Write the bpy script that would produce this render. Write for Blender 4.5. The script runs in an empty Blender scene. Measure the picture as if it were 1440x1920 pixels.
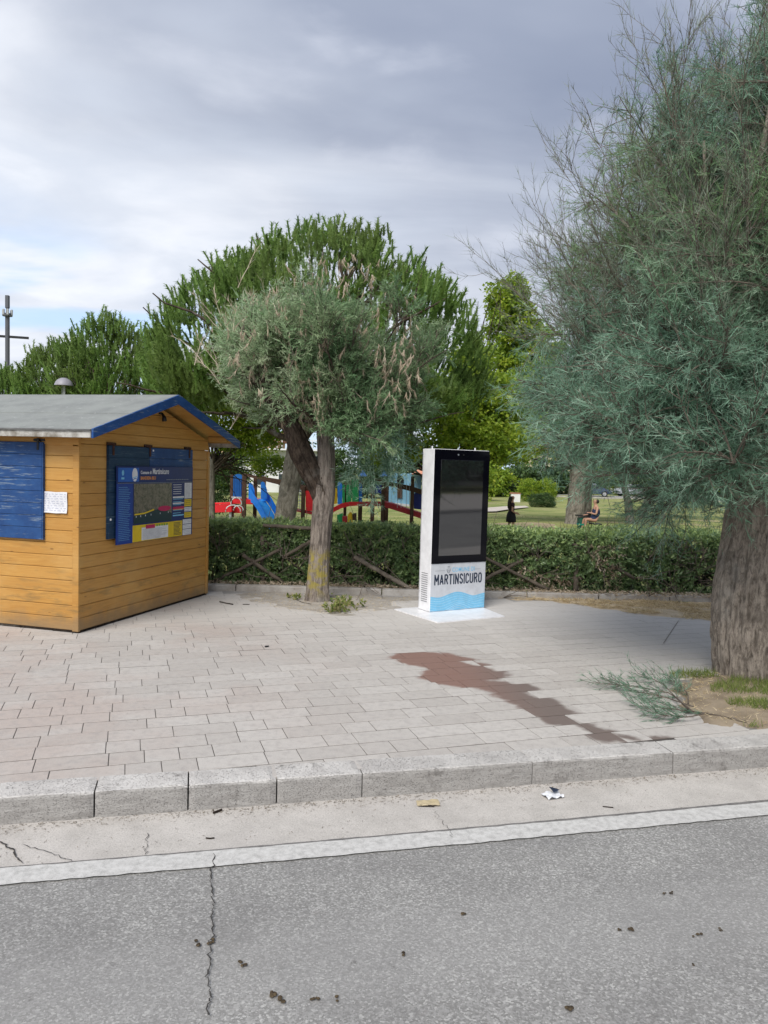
import bpy, math, random
import numpy as np
from mathutils import Matrix, Vector
random.seed(7)
RNG = np.random.default_rng(11)
S = bpy.context.scene
COL = S.collection
PI = math.pi

# ------------------------------------------------------------------ camera
F, PITCH, ROLL, H = 1450.0, 0.0579, 0.028, 1.75
cam = bpy.data.cameras.new('camera'); camo = bpy.data.objects.new('camera', cam); COL.objects.link(camo)
cam.sensor_fit = 'HORIZONTAL'; cam.sensor_width = 36; cam.lens = F / 1440 * 36
cam.clip_start = 0.05; cam.clip_end = 3000
CM = Matrix.Rotation(PI / 2 - PITCH, 3, 'X') @ Matrix.Rotation(ROLL, 3, 'Z')
camo.matrix_world = Matrix.Translation((0, 0, H)) @ CM.to_4x4()
S.camera = camo
S.render.engine = 'CYCLES'
S.cycles.max_bounces = 6; S.cycles.transparent_max_bounces = 8
S.view_settings.view_transform = 'Standard'; S.view_settings.look = 'None'
S.view_settings.gamma = 1; S.view_settings.use_curve_mapping = False
S.view_settings.exposure = 1.36

# ------------------------------------------------------------------ world
SUN_EL, SUN_AZ = math.radians(48), math.radians(203)      # azimuth from +Y clockwise: sun behind the camera, left
w = bpy.data.worlds.new('World'); S.world = w; w.use_nodes = True
wt = w.node_tree; wt.nodes.clear()

class G_:
    """tiny node helper"""
    def __init__(s, tree): s.t = tree
    def n(s, ty, *ins, **kw):
        nd = s.t.nodes.new('ShaderNode' + ty)
        outn = kw.pop('out', 0)
        for k, v in kw.items():
            if k.startswith('i_'):
                s.set(nd.inputs[k[2:].replace('_', ' ')], v)
            else: setattr(nd, k, v)
        for i, v in enumerate(ins):
            if v is not None: s.set(nd.inputs[i], v)
        s.last = nd
        return nd.outputs[outn]
    def set(s, inp, v):
        if isinstance(v, bpy.types.NodeSocket): s.t.links.new(v, inp)
        else:
            if hasattr(inp.default_value, '__len__') and hasattr(v, '__len__') and len(inp.default_value) == 4 and len(v) == 3: v = (*v, 1)
            inp.default_value = v
    def m(s, op, a, b=0.0, c=0.0, clamp=False): return s.n('Math', a, b, c, operation=op, use_clamp=clamp)
    def v(s, op, a, b=(0, 0, 0)): return s.n('VectorMath', a, b, operation=op)
    def mix(s, f, a, b, mode='MIX'):
        nd = s.t.nodes.new('ShaderNodeMix'); nd.data_type = 'RGBA'; nd.blend_type = mode
        s.set(nd.inputs[0], f); s.set(nd.inputs[6], a); s.set(nd.inputs[7], b); return nd.outputs[2]
    def noise(s, vec, scale, detail=4, rough=0.55, dist=0.0):
        return s.n('TexNoise', i_Vector=vec, i_Scale=scale, i_Detail=detail, i_Roughness=rough, i_Distortion=dist)
    def ramp(s, f, lo, hi, a=0.0, b=1.0, smooth=True):
        return s.n('MapRange', f, lo, hi, a, b, interpolation_type='SMOOTHSTEP' if smooth else 'LINEAR')
    def pos(s): return s.n('NewGeometry')
    def scl(s, vec, x, y, z): return s.n('VectorMath', vec, (x, y, z), operation='MULTIPLY')
    def sep(s, vec):
        s.n('SeparateXYZ', vec); o = s.last.outputs; return o[0], o[1], o[2]
    def comb(s, a, b, c): return s.n('CombineXYZ', a, b, c)

g = G_(wt)
sky = wt.nodes.new('ShaderNodeTexSky'); sky.sky_type = 'NISHITA'; sky.sun_disc = False
sky.sun_elevation = SUN_EL; sky.sun_rotation = SUN_AZ
tc = wt.nodes.new('ShaderNodeTexCoord').outputs['Generated']
dn = g.v('NORMALIZE', tc)
dx, dy, dz = g.sep(dn)
el = g.m('MAXIMUM', dz, 0.0)
den = g.m('ADD', el, 0.16)
pxy = g.comb(g.m('DIVIDE', dx, den), g.m('DIVIDE', dy, den), 0.0)
n1 = g.noise(g.scl(pxy, 0.55, 1.0, 1), 1.25, 7, 0.52, 0.5)
n2 = g.noise(g.scl(pxy, 0.95, 1.15, 1), 2.3, 6, 0.50, 0.25)
n3 = g.noise(g.scl(pxy, 0.55, 1.0, 1), 1.35, 5, 0.5, 0.2)
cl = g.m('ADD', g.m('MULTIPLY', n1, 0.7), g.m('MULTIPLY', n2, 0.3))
# brightness: pale low down, heavier slate cloud higher up; paler behind camera for fill
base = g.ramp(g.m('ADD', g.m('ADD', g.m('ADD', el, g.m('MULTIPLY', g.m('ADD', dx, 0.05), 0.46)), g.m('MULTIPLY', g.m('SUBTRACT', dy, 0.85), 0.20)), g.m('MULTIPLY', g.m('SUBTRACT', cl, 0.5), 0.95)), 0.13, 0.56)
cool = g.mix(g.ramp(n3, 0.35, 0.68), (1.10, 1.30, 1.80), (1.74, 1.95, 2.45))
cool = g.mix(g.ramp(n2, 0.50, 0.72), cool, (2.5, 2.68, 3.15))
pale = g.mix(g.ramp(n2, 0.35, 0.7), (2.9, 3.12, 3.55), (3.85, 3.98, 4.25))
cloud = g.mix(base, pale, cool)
# thin place in the cloud where blue sky comes through
hole = g.m('MULTIPLY', g.ramp(n3, 0.47, 0.58), g.ramp(g.m('ADD', el, g.m('MULTIPLY', dx, 0.35)), 0.17, 0.05))
skyc = g.v('MULTIPLY', sky.outputs[0], (0.9, 0.95, 1.0))
blue = g.mix(0.75, skyc, (2.1, 2.85, 4.1))
cloud = g.mix(g.m('MULTIPLY', hole, 0.85), cloud, blue)
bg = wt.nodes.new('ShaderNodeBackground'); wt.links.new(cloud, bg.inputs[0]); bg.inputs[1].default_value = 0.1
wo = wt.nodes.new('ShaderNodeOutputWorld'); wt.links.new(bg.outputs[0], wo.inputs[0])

sl = bpy.data.lights.new('sun', 'SUN'); sl.energy = 1.45; sl.angle = math.radians(32); sl.color = (1, 0.96, 0.9)
so = bpy.data.objects.new('sun', sl); COL.objects.link(so)
sd = Vector((math.sin(SUN_AZ) * math.cos(SUN_EL), math.cos(SUN_AZ) * math.cos(SUN_EL), math.sin(SUN_EL)))
so.rotation_euler = sd.to_track_quat('Z', 'Y').to_euler()

# ------------------------------------------------------------------ placing
CMn = np.array(CM)
def ray(x, y): return CMn @ np.array([(x - 720) / F, -(y - 960) / F, -1.0])
def G(x, y, z=0.0):
    d = ray(x, y); p = np.array([0, 0, H]) + d * (z - H) / d[2]; return p
def W(x, y, dist):            # point seen at (x,y) that lies dist metres ahead
    d = ray(x, y); return np.array([0, 0, H]) + d * (dist / d[1])
def ground_h(x, y):
    def sm(a, b, t):
        t = np.clip((t - a) / (b - a), 0, 1); return t * t * (3 - 2 * t)
    z = -0.30 + 0.30 * (y > 10.62) - 0.50 * sm(12.2, 20, y) - 0.35 * sm(28, 85, y)
    return z
def T(x, y):                  # where the sight line meets the park ground
    d = ray(x, y); lo, hi = 11.5, 400.
    for _ in range(60):
        mid = (lo + hi) / 2; p = np.array([0, 0, H]) + d * mid / d[1]
        if p[2] > ground_h(p[0], p[1]): lo = mid
        else: hi = mid
    return np.array([0, 0, H]) + d * lo / d[1]
KA = math.radians(13.7)
EX, EY = np.array([math.cos(KA), math.sin(KA)]), np.array([-math.sin(KA), math.cos(KA)])
def ST(s, t, z=0.0): p = EX * s + EY * t; return (p[0], p[1], z)

# ------------------------------------------------------------------ objects
def thing(name, label, cat, loc=(0, 0, 0), rotz=0, group=None):
    o = bpy.data.objects.new(name, None); COL.objects.link(o)
    o.location = loc; o.rotation_euler = (0, 0, rotz); o.empty_display_size = 0.2
    o['label'] = label; o['category'] = cat
    if group: o['group'] = group
    return o
def tag(o, label=None, cat=None, group=None, kind=None):
    for k, v in (('label', label), ('category', cat), ('group', group), ('kind', kind)):
        if v: o[k] = v
    return o
def link(name, me, mat=None, parent=None, loc=None, kind=None):
    o = bpy.data.objects.new(name, me); COL.objects.link(o)
    if mat and not me.materials: me.materials.append(mat)
    if parent: o.parent = parent
    if loc is not None: o.location = loc
    if kind: o['kind'] = kind
    return o

class MB:
    def __init__(s): s.v = []; s.f = []; s.smooth = False
    def add(s, vs, fs):
        n = len(s.v); s.v += [tuple(map(float, p)) for p in vs]; s.f += [tuple(i + n for i in f) for f in fs]; return s
    def box(s, c, sz, rot=None, ch=0.0):
        hx, hy, hz = sz[0] / 2, sz[1] / 2, sz[2] / 2
        M = rot if rot is not None else Matrix.Identity(3)
        if isinstance(M, (int, float)): M = Matrix.Rotation(M, 3, 'Z')
        c = Vector(c)
        if ch <= 0:
            vs = [c + M @ Vector((a * hx, b * hy, d * hz)) for d in (-1, 1) for b in (-1, 1) for a in (-1, 1)]
            return s.add(vs, [(0, 2, 3, 1), (4, 5, 7, 6), (0, 1, 5, 4), (2, 6, 7, 3), (0, 4, 6, 2), (1, 3, 7, 5)])
        vs = []; idx = {}
        for a in (-1, 1):
            for b in (-1, 1):
                for d in (-1, 1):
                    for ax in range(3):
                        p = [a * (hx - ch), b * (hy - ch), d * (hz - ch)]; p[ax] = (a * hx, b * hy, d * hz)[ax]
                        idx[(a, b, d, ax)] = len(vs); vs.append(c + M @ Vector(p))
        fs = []
        I = lambda a, b, d, ax: idx[(a, b, d, ax)]
        for q in (-1, 1):
            fs.append((I(q, -1, -1, 0), I(q, 1, -1, 0), I(q, 1, 1, 0), I(q, -1, 1, 0))[::q])
            fs.append((I(-1, q, -1, 1), I(-1, q, 1, 1), I(1, q, 1, 1), I(1, q, -1, 1))[::q])
            fs.append((I(-1, -1, q, 2), I(1, -1, q, 2), I(1, 1, q, 2), I(-1, 1, q, 2))[::q])
        for a in (-1, 1):
            for b in (-1, 1):
                fs.append((I(a, b, -1, 0), I(a, b, -1, 1), I(a, b, 1, 1), I(a, b, 1, 0))[::-a * b])
                fs.append((I(a, -1, b, 0), I(a, -1, b, 2), I(a, 1, b, 2), I(a, 1, b, 0))[::a * b])
                fs.append((I(-1, a, b, 1), I(-1, a, b, 2), I(1, a, b, 2), I(1, a, b, 1))[::-a * b])
                for d in (-1, 1): fs.append((I(a, b, d, 0), I(a, b, d, 1), I(a, b, d, 2))[::a * b * d])
        return s.add(vs, fs)
    def prism(s, poly, vec):          # poly: list of 3d points, extruded by vec
        n = len(poly); a = [Vector(p) for p in poly]; b = [p + Vector(vec) for p in a]
        return s.add(a + b, [tuple(range(n))[::-1], tuple(range(n, 2 * n))] + [(i, (i + 1) % n, n + (i + 1) % n, n + i) for i in range(n)])
    def tube(s, pts, rad, n=8, cap=True):
        pts = [Vector(p) for p in pts]
        if not hasattr(rad, '__len__'): rad = [rad] * len(pts)
        rings = []; up = Vector((0.13, 0.21, 1)).normalized()
        for i, p in enumerate(pts):
            d = (pts[min(i + 1, len(pts) - 1)] - pts[max(i - 1, 0)]).normalized()
            u = up if abs(d.dot(up)) < 0.94 else Vector((1, 0.1, 0))
            a = d.cross(u).normalized(); b = a.cross(d).normalized()
            rings.append([p + (a * math.cos(2 * PI * k / n) + b * math.sin(2 * PI * k / n)) * rad[i] for k in range(n)])
        vs = [q for r in rings for q in r]; fs = []
        for i in range(len(pts) - 1):
            for k in range(n): fs.append((i * n + k, (i + 1) * n + k, (i + 1) * n + (k + 1) % n, i * n + (k + 1) % n))
        if cap: fs += [tuple(range(n)), tuple(range((len(pts) - 1) * n, len(pts) * n))[::-1]]
        return s.add(vs, fs)
    def lathe(s, prof, n=20, c=(0, 0, 0)):
        vs = [(c[0] + r * math.cos(2 * PI * k / n), c[1] + r * math.sin(2 * PI * k / n), c[2] + z) for r, z in prof for k in range(n)]
        fs = [(i * n + k, i * n + (k + 1) % n, (i + 1) * n + (k + 1) % n, (i + 1) * n + k) for i in range(len(prof) - 1) for k in range(n)]
        return s.add(vs, fs)
    def mesh(s, smooth=False):
        me = bpy.data.meshes.new('mesh'); me.from_pydata(s.v, [], s.f); me.update()
        if smooth: me.shade_smooth()
        return me
    def build(s, name, mat, parent=None, loc=None, smooth=False, kind=None):
        return link(name, s.mesh(smooth), mat, parent, loc, kind)
def bx(name, mat, parent, c, sz, rot=None, ch=0.0, label=None):
    o = MB().box((0, 0, 0), sz, None, ch).build(name, mat, parent, c)
    if rot is not None: o.rotation_euler = rot if hasattr(rot, '__len__') else (0, 0, rot)
    if label: o['label'] = label
    return o
def np_mesh(V, Tr, attr=None, smooth=False):
    me = bpy.data.meshes.new('mesh'); V = np.ascontiguousarray(V, dtype=np.float32); Tr = np.ascontiguousarray(Tr, dtype=np.int32)
    k = Tr.shape[1]
    me.vertices.add(len(V)); me.vertices.foreach_set('co', V.ravel())
    me.loops.add(Tr.size); me.loops.foreach_set('vertex_index', Tr.ravel())
    me.polygons.add(len(Tr)); me.polygons.foreach_set('loop_start', np.arange(0, Tr.size, k, dtype=np.int32))
    me.update(calc_edges=True)
    if attr is not None:
        a = me.attributes.new('rnd', 'FLOAT', 'POINT'); a.data.foreach_set('value', np.ascontiguousarray(attr, dtype=np.float32))
    if smooth: me.shade_smooth()
    else: me.shade_flat()
    return me

# ------------------------------------------------------------------ materials
def mat(name, fn, rough=0.8, spec=0.3, **kw):
    m = bpy.data.materials.new(name); m.use_nodes = True; t = m.node_tree
    b = t.nodes['Principled BSDF']; g = G_(t)
    b.inputs['Roughness'].default_value = rough; b.inputs['Specular IOR Level'].default_value = spec
    for k, v in kw.items(): b.inputs[k.replace('_', ' ')].default_value = v
    r = fn(g, b) if callable(fn) else fn
    if r is not None: g.set(b.inputs['Base Color'], r)
    return m
def bump(g, b, h, strength=0.3, dist=0.01):
    o = g.n('Bump', i_Height=h, i_Strength=strength, i_Distance=dist); g.t.links.new(o, b.inputs['Normal'])
def worn(name, c1, c2, scale=6, rough=0.6, spec=0.3, bumpd=0.0, lo=0.35, hi=0.7, c3=None, fine=None):
    def fn(g, b):
        p = g.pos(); n = g.noise(p, scale, 5, 0.6)
        c = g.mix(g.ramp(n, lo, hi), c1, c2)
        if c3: c = g.mix(g.ramp(g.noise(p, scale * 5.3, 4, 0.7), 0.58, 0.72), c, c3)
        if bumpd: bump(g, b, g.noise(p, (fine or scale * 8), 4, 0.6), 0.5, bumpd)
        return c
    return mat(name, fn, rough, spec)

def asphalt_fn(g, b):
    p = g.pos()
    v = g.n('TexVoronoi', i_Vector=p, i_Scale=130.0); vcol = g.last.outputs['Color']
    r = g.sep(vcol)[0]
    f = g.noise(p, 260, 3, 0.7); lg = g.noise(p, 1.3, 5, 0.6); md = g.noise(p, 14, 4, 0.6)
    c = g.mix(g.ramp(r, 0.0, 1.0), (0.215, 0.210, 0.200), (0.365, 0.358, 0.344))
    c = g.mix(g.m('MULTIPLY', g.ramp(r, 0.86, 0.95), 0.5), c, (0.58, 0.57, 0.54))
    c = g.mix(g.m('MULTIPLY', g.ramp(f, 0.55, 0.75), 0.40), c, (0.055, 0.054, 0.052))
    c = g.mix(g.ramp(lg, 0.35, 0.7, 0, 0.42), c, (0.155, 0.15, 0.148))
    c = g.mix(g.ramp(md, 0.62, 0.75, 0, 0.25), c, (0.30, 0.27, 0.26))
    tt = g.n('VectorMath', p, (-math.sin(0.239), math.cos(0.239), 0), operation='DOT_PRODUCT', out=1)
    tb = g.m('ADD', tt, g.m('MULTIPLY', lg, 0.25))
    band = g.m('MULTIPLY', g.ramp(tb, 2.55, 2.85), g.ramp(tb, 3.35, 3.05))
    c = g.mix(g.m('MULTIPLY', band, 0.28), c, (0.36, 0.352, 0.34))
    spot = g.noise(g.scl(p, 1, 1, 0), 5.5, 5, 0.75)
    c = g.mix(g.m('MULTIPLY', g.ramp(spot, 0.64, 0.72), 0.55), c, (0.10, 0.095, 0.09))
    bump(g, b, g.m('ADD', g.m('MULTIPLY', r, 0.6), f), 0.7, 0.004)
    return c
ASPHALT = mat('asphalt', asphalt_fn, 0.85, 0.25)
def concrete_fn(g, b):
    p = g.pos(); f = g.noise(p, 230, 3, 0.7); md = g.noise(p, 5, 6, 0.65); lg = g.noise(p, 1.1, 4, 0.6)
    c = g.mix(g.ramp(md, 0.3, 0.72), (0.52, 0.49, 0.455), (0.42, 0.395, 0.365))
    c = g.mix(g.m('MULTIPLY', g.ramp(g.noise(p, 130, 3, 0.7), 0.5, 0.66), 0.55), c, (0.22, 0.205, 0.19))
    c = g.mix(g.m('MULTIPLY', g.ramp(g.noise(p, 95, 2, 0.6), 0.58, 0.7), 0.5), c, (0.60, 0.57, 0.53))
    c = g.mix(g.m('MULTIPLY', g.ramp(g.noise(g.scl(p, 1, 3, 1), 9, 5, 0.7), 0.60, 0.74), 0.4), c, (0.24, 0.22, 0.205))
    c = g.mix(g.ramp(lg, 0.45, 0.75, 0, 0.4), c, (0.46, 0.43, 0.41))
    bump(g, b, g.m('ADD', f, g.m('MULTIPLY', md, 0.6)), 0.5, 0.004)
    return c
CONC = mat('gutter_concrete', concrete_fn, 0.9, 0.2)
def line_fn(g, b):
    p = g.pos(); f = g.noise(p, 200, 3, 0.75); md = g.noise(p, 22, 5, 0.7)
    c = g.mix(g.ramp(md, 0.3, 0.7), (0.57, 0.56, 0.54), (0.45, 0.44, 0.42))
    c = g.mix(g.m('MULTIPLY', g.ramp(g.m('ADD', g.m('MULTIPLY', f, 0.6), g.m('MULTIPLY', md, 0.4)), 0.50, 0.62), 0.65), c, (0.27, 0.265, 0.26))
    bump(g, b, f, 0.5, 0.003); return c
LINE = mat('line_paint', line_fn, 0.7, 0.3)
def stone_fn(g, b):
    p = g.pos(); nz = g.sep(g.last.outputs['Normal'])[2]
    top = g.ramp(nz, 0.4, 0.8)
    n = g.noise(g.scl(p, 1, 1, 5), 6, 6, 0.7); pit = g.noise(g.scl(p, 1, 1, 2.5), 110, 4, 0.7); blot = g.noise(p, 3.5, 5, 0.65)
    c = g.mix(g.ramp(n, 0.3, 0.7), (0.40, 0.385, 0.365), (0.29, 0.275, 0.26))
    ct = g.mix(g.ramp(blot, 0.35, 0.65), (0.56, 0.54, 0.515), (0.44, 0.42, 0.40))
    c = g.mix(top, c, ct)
    c = g.mix(g.m('MULTIPLY', g.ramp(pit, 0.60, 0.72), 0.45), c, (0.20, 0.185, 0.17))
    c = g.mix(g.m('MULTIPLY', g.ramp(g.noise(p, 6, 6, 0.72), 0.55, 0.68), 0.6), c, (0.14, 0.13, 0.12))
    r = g.n('ObjectInfo', out=5); c = g.mix(g.m('MULTIPLY', r, 0.22), c, (0.24, 0.23, 0.215))
    bump(g, b, g.m('SUBTRACT', n, g.m('MULTIPLY', g.ramp(pit, 0.56, 0.68), 1.2)), 0.8, 0.008)
    return c
STONE = mat('kerb_stone', stone_fn, 0.9, 0.2)

# wet stain: union of capsules in world xy, edge broken by noise
WET = [(G(795, 1237)[:2], G(895, 1262)[:2], 0.27), (G(830, 1265)[:2], G(945, 1293)[:2], 0.20), (G(930, 1285)[:2], G(1050, 1345)[:2], 0.13),
       (G(1040, 1340)[:2], G(1130, 1378)[:2], 0.085), (G(1120, 1372)[:2], G(1200, 1388)[:2], 0.06), (G(1240, 1390)[:2], G(1290, 1396)[:2], 0.05)]
def wet_mask(g, p, grow=0.0, nz=0.16):
    x, y, z = g.sep(p); p2 = g.comb(x, y, 0.0)
    best = None
    for a, bq, r in WET:
        ab = (bq[0] - a[0], bq[1] - a[1]); L2 = ab[0] ** 2 + ab[1] ** 2
        pa = g.v('SUBTRACT', p2, (a[0], a[1], 0))
        h = g.m('DIVIDE', g.n('VectorMath', pa, (ab[0], ab[1], 0), operation='DOT_PRODUCT', out=1), L2, clamp=True)
        sc = g.t.nodes.new('ShaderNodeVectorMath'); sc.operation = 'SCALE'; sc.inputs[0].default_value = (ab[0], ab[1], 0); g.t.links.new(h, sc.inputs[3])
        d = g.n('VectorMath', g.v('SUBTRACT', pa, sc.outputs[0]), operation='LENGTH', out=1)
        d = g.m('SUBTRACT', d, r + grow)
        best = d if best is None else g.m('MINIMUM', best, d)
    return g.m('ADD', best, g.m('MULTIPLY', g.m('SUBTRACT', g.noise(p2, 3.2, 5, 0.6), 0.5), nz * 2.2))
def dust(g, p):
    x, y, z = g.sep(p)
    n = g.noise(p, 0.9, 5, 0.6)
    d1 = g.ramp(g.m('ADD', y, g.m('MULTIPLY', g.m('SUBTRACT', n, 0.5), 3.5)), 7.3, 9.6)
    right = g.ramp(g.m('ADD', x, g.m('MULTIPLY', n, 1.5)), 2.3, 4.0)
    return g.m('MAXIMUM', d1, g.m('MULTIPLY', right, 0.8))
def paver_fn(single):
    def fn(g, b):
        p = g.pos()
        if single: r = g.n('ObjectInfo', out=5)
        else: r = g.n('Attribute', attribute_name='rnd', out=2)
        fine = g.noise(p, 190, 3, 0.75); med = g.noise(p, 17, 5, 0.65); lg = g.noise(p, 0.7, 4, 0.6)
        c = g.mix(r, (0.425, 0.397, 0.368), (0.495, 0.468, 0.437))
        pink = g.m('MULTIPLY', g.ramp(lg, 0.42, 0.62), g.ramp(g.sep(p)[0], 0.5, -2.4))
        c = g.mix(g.m('MULTIPLY', pink, 0.6), c, (0.42, 0.34, 0.30))
        c = g.mix(g.ramp(med, 0.42, 0.72, 0, 0.45), c, (0.30, 0.275, 0.262))
        c = g.mix(g.m('MULTIPLY', g.ramp(fine, 0.50, 0.72), 0.40), c, (0.19, 0.172, 0.163))
        c = g.mix(g.m('MULTIPLY', g.ramp(g.noise(p, 120, 2, 0.6), 0.58, 0.7), 0.35), c, (0.60, 0.57, 0.55))
        c = g.mix(g.m('MULTIPLY', dust(g, p), 0.72), c, (0.52, 0.495, 0.465))
        blot = g.noise(g.scl(p, 1, 1, 0), 2.3, 6, 0.7)
        c = g.mix(g.m('MULTIPLY', g.ramp(blot, 0.60, 0.72), 0.35), c, (0.25, 0.235, 0.225))
        wm = g.ramp(g.m('ADD', wet_mask(g, p), g.m('MULTIPLY', g.m('SUBTRACT', r, 0.5), 0.19)), 0.045, -0.04)
        c = g.mix(g.m('MULTIPLY', wm, 0.92), c, g.mix(g.ramp(g.sep(p)[0], 1.3, 0.6), (0.145, 0.110, 0.095), (0.215, 0.120, 0.093)))
        g.t.links.new(g.m('SUBTRACT', 0.88, g.m('MULTIPLY', wm, 0.25)), b.inputs['Roughness'])
        bump(g, b, g.m('ADD', fine, g.m('MULTIPLY', med, 0.5)), 0.55, 0.003)
        return c
    return fn
PAVER = mat('paver_concrete', paver_fn(True), 0.88, 0.25)
PAVER2 = mat('paver_concrete_joined', paver_fn(False), 0.88, 0.25)
def joint_fn(g, b):
    p = g.pos(); f = g.noise(p, 120, 3, 0.7); j = g.noise(p, 1.7, 4, 0.6)
    c = g.mix(g.ramp(j, 0.38, 0.6), (0.17, 0.158, 0.145), (0.075, 0.07, 0.063))
    c = g.mix(g.m('MULTIPLY', dust(g, p), 0.75), c, (0.42, 0.405, 0.39))
    wm = g.ramp(wet_mask(g, p, 0.22, 0.10), 0.10, -0.05)
    return g.mix(g.m('MULTIPLY', wm, 0.92), c, (0.075, 0.066, 0.06))
JOINT = mat('paving_joint_sand', joint_fn, 0.95, 0.1)
def sand_fn(g, b):
    p = g.pos(); f = g.noise(p, 90, 4, 0.75); m_ = g.noise(p, 6, 5, 0.65)
    c = g.mix(g.ramp(m_, 0.35, 0.7), (0.40, 0.37, 0.335), (0.31, 0.28, 0.24))
    c = g.mix(g.m('MULTIPLY', g.ramp(f, 0.55, 0.68), 0.6), c, (0.16, 0.14, 0.115))
    bump(g, b, g.m('ADD', f, m_), 0.6, 0.008); return c
SAND = mat('sandy_soil', sand_fn, 0.95, 0.1)
SOIL = worn('tree_pit_soil', (0.30, 0.245, 0.18), (0.20, 0.16, 0.115), 5, 0.95, 0.1, 0.01, c3=(0.34, 0.29, 0.2))
def park_fn(g, b):
    p = g.pos(); a = g.noise(p, 0.35, 5, 0.6); m_ = g.noise(g.scl(p, 0.35, 1.4, 1), 0.9, 5, 0.65); f = g.noise(p, 14, 4, 0.75)
    c = g.mix(g.ramp(m_, 0.36, 0.64), (0.16, 0.21, 0.06), (0.37, 0.365, 0.15))
    c = g.mix(g.ramp(a, 0.52, 0.66, 0, 0.8), c, (0.36, 0.31, 0.19))
    c = g.mix(g.m('MULTIPLY', g.ramp(f, 0.45, 0.7), 0.45), c, (0.085, 0.115, 0.035))
    bump(g, b, f, 0.8, 0.06); return c
PARK = mat('park_grass', park_fn, 0.95, 0.1)

def wood_fn(g, b):
    tx = g.t.nodes.new('ShaderNodeTexCoord').outputs['Object']
    r = g.n('ObjectInfo', out=5)
    off = g.n('CombineXYZ', g.m('MULTIPLY', r, 37.0), g.m('MULTIPLY', r, 11.0), g.m('MULTIPLY', r, 23.0))
    q = g.v('ADD', tx, off)
    gr = g.noise(g.scl(q, 1.2, 1.2, 26), 3.0, 5, 0.6, 0.3); bl = g.noise(g.scl(q, 1.2, 1.2, 3), 2.0, 4, 0.6)
    c = g.mix(g.ramp(gr, 0.3, 0.7), (0.54, 0.295, 0.075), (0.43, 0.210, 0.045))
    c = g.mix(g.ramp(bl, 0.35, 0.7, 0, 0.65), c, (0.50, 0.265, 0.070))
    c = g.mix(g.m('MULTIPLY', r, 0.30), c, (0.33, 0.150, 0.034))
    kn = g.n('TexVoronoi', i_Vector=g.scl(q, 3.0, 3.0, 9.0), i_Scale=1.0)
    c = g.mix(g.ramp(kn, 0.10, 0.03, 0, 0.75), c, (0.14, 0.055, 0.015))
    # greying and grime low down and on the weathered board edges
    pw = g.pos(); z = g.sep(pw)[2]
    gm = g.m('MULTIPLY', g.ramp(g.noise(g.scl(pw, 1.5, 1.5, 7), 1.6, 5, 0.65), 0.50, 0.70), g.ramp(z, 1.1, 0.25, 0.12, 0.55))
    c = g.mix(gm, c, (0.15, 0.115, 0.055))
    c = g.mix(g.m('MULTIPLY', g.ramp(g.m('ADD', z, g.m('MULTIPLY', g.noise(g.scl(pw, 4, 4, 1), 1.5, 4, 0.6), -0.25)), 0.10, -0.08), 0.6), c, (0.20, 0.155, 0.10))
    c = g.mix(g.m('MULTIPLY', g.ramp(g.noise(g.scl(pw, 1, 1, 1.6), 1.3, 5, 0.6), 0.48, 0.68), 0.35), c, (0.58, 0.37, 0.14))
    c = g.mix(g.m('MULTIPLY', g.ramp(g.noise(pw, 26, 4, 0.7), 0.68, 0.76), 0.5), c, (0.55, 0.42, 0.24))
    bump(g, b, gr, 0.25, 0.002); return c
WOOD = mat('orange_varnished_wood', wood_fn, 0.52, 0.35)
def bluew(name, a, bcol, wear, lo, hi, rough=0.55):
    def fn(g, b):
        tx = g.t.nodes.new('ShaderNodeTexCoord').outputs['Object']; p = g.pos()
        n = g.noise(g.scl(p, 1.6, 1.6, 24), 2.6, 6, 0.68, 0.2); m_ = g.noise(p, 7, 5, 0.6); big = g.noise(p, 2.0, 3, 0.5)
        c = g.mix(g.ramp(m_, 0.35, 0.7), a, bcol)
        c = g.mix(g.m('MULTIPLY', g.ramp(g.m('ADD', n, g.m('MULTIPLY', big, 0.25)), lo, hi), 0.8), c, wear)
        bump(g, b, n, 0.3, 0.002); return c
    return mat(name, fn, rough, 0.35)
BLUEPAINT = bluew('worn_blue_paint', (0.012, 0.050, 0.165), (0.018, 0.072, 0.215), (0.22, 0.27, 0.31), 0.70, 0.80)
BLUETRIM = bluew('worn_blue_trim', (0.010, 0.055, 0.20), (0.014, 0.075, 0.26), (0.25, 0.30, 0.32), 0.68, 0.78)
TEALPAINT = bluew('dull_teal_paint', (0.008, 0.032, 0.075), (0.012, 0.045, 0.095), (0.08, 0.13, 0.16), 0.70, 0.80)
FELT = worn('roof_felt', (0.25, 0.263, 0.252), (0.20, 0.21, 0.205), 3, 0.9, 0.15, 0.004, c3=(0.33, 0.34, 0.33), fine=120)
FASCIA = worn('weathered_fascia', (0.50, 0.49, 0.46), (0.20, 0.18, 0.15), 9, 0.85, 0.15, 0.003)
def flat(name, c, rough=0.5, spec=0.35, **kw):
    c2 = tuple(x * 0.86 for x in c)
    def fn(g, b): return g.mix(g.ramp(g.noise(g.pos(), 9, 5, 0.65), 0.35, 0.7), c, c2)
    return mat(name, fn, rough, spec, **kw)
BLACK = flat('black_metal', (0.015, 0.015, 0.017), 0.45)
WHITE = flat('white_coated_metal', (0.80, 0.80, 0.82), 0.38, 0.5)
OFFWHITE = flat('off_white_print', (0.60, 0.62, 0.66), 0.45, 0.4)
PAPER = flat('white_paper', (0.72, 0.73, 0.76), 0.6)
INK = flat('navy_ink', (0.018, 0.03, 0.06), 0.5)
INKBLUE = flat('blue_biro_ink', (0.08, 0.10, 0.30), 0.6)
SKYB = flat('light_blue_print', (0.20, 0.53, 0.78), 0.45)
GREYINK = flat('grey_ink', (0.25, 0.28, 0.31), 0.5)
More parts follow.
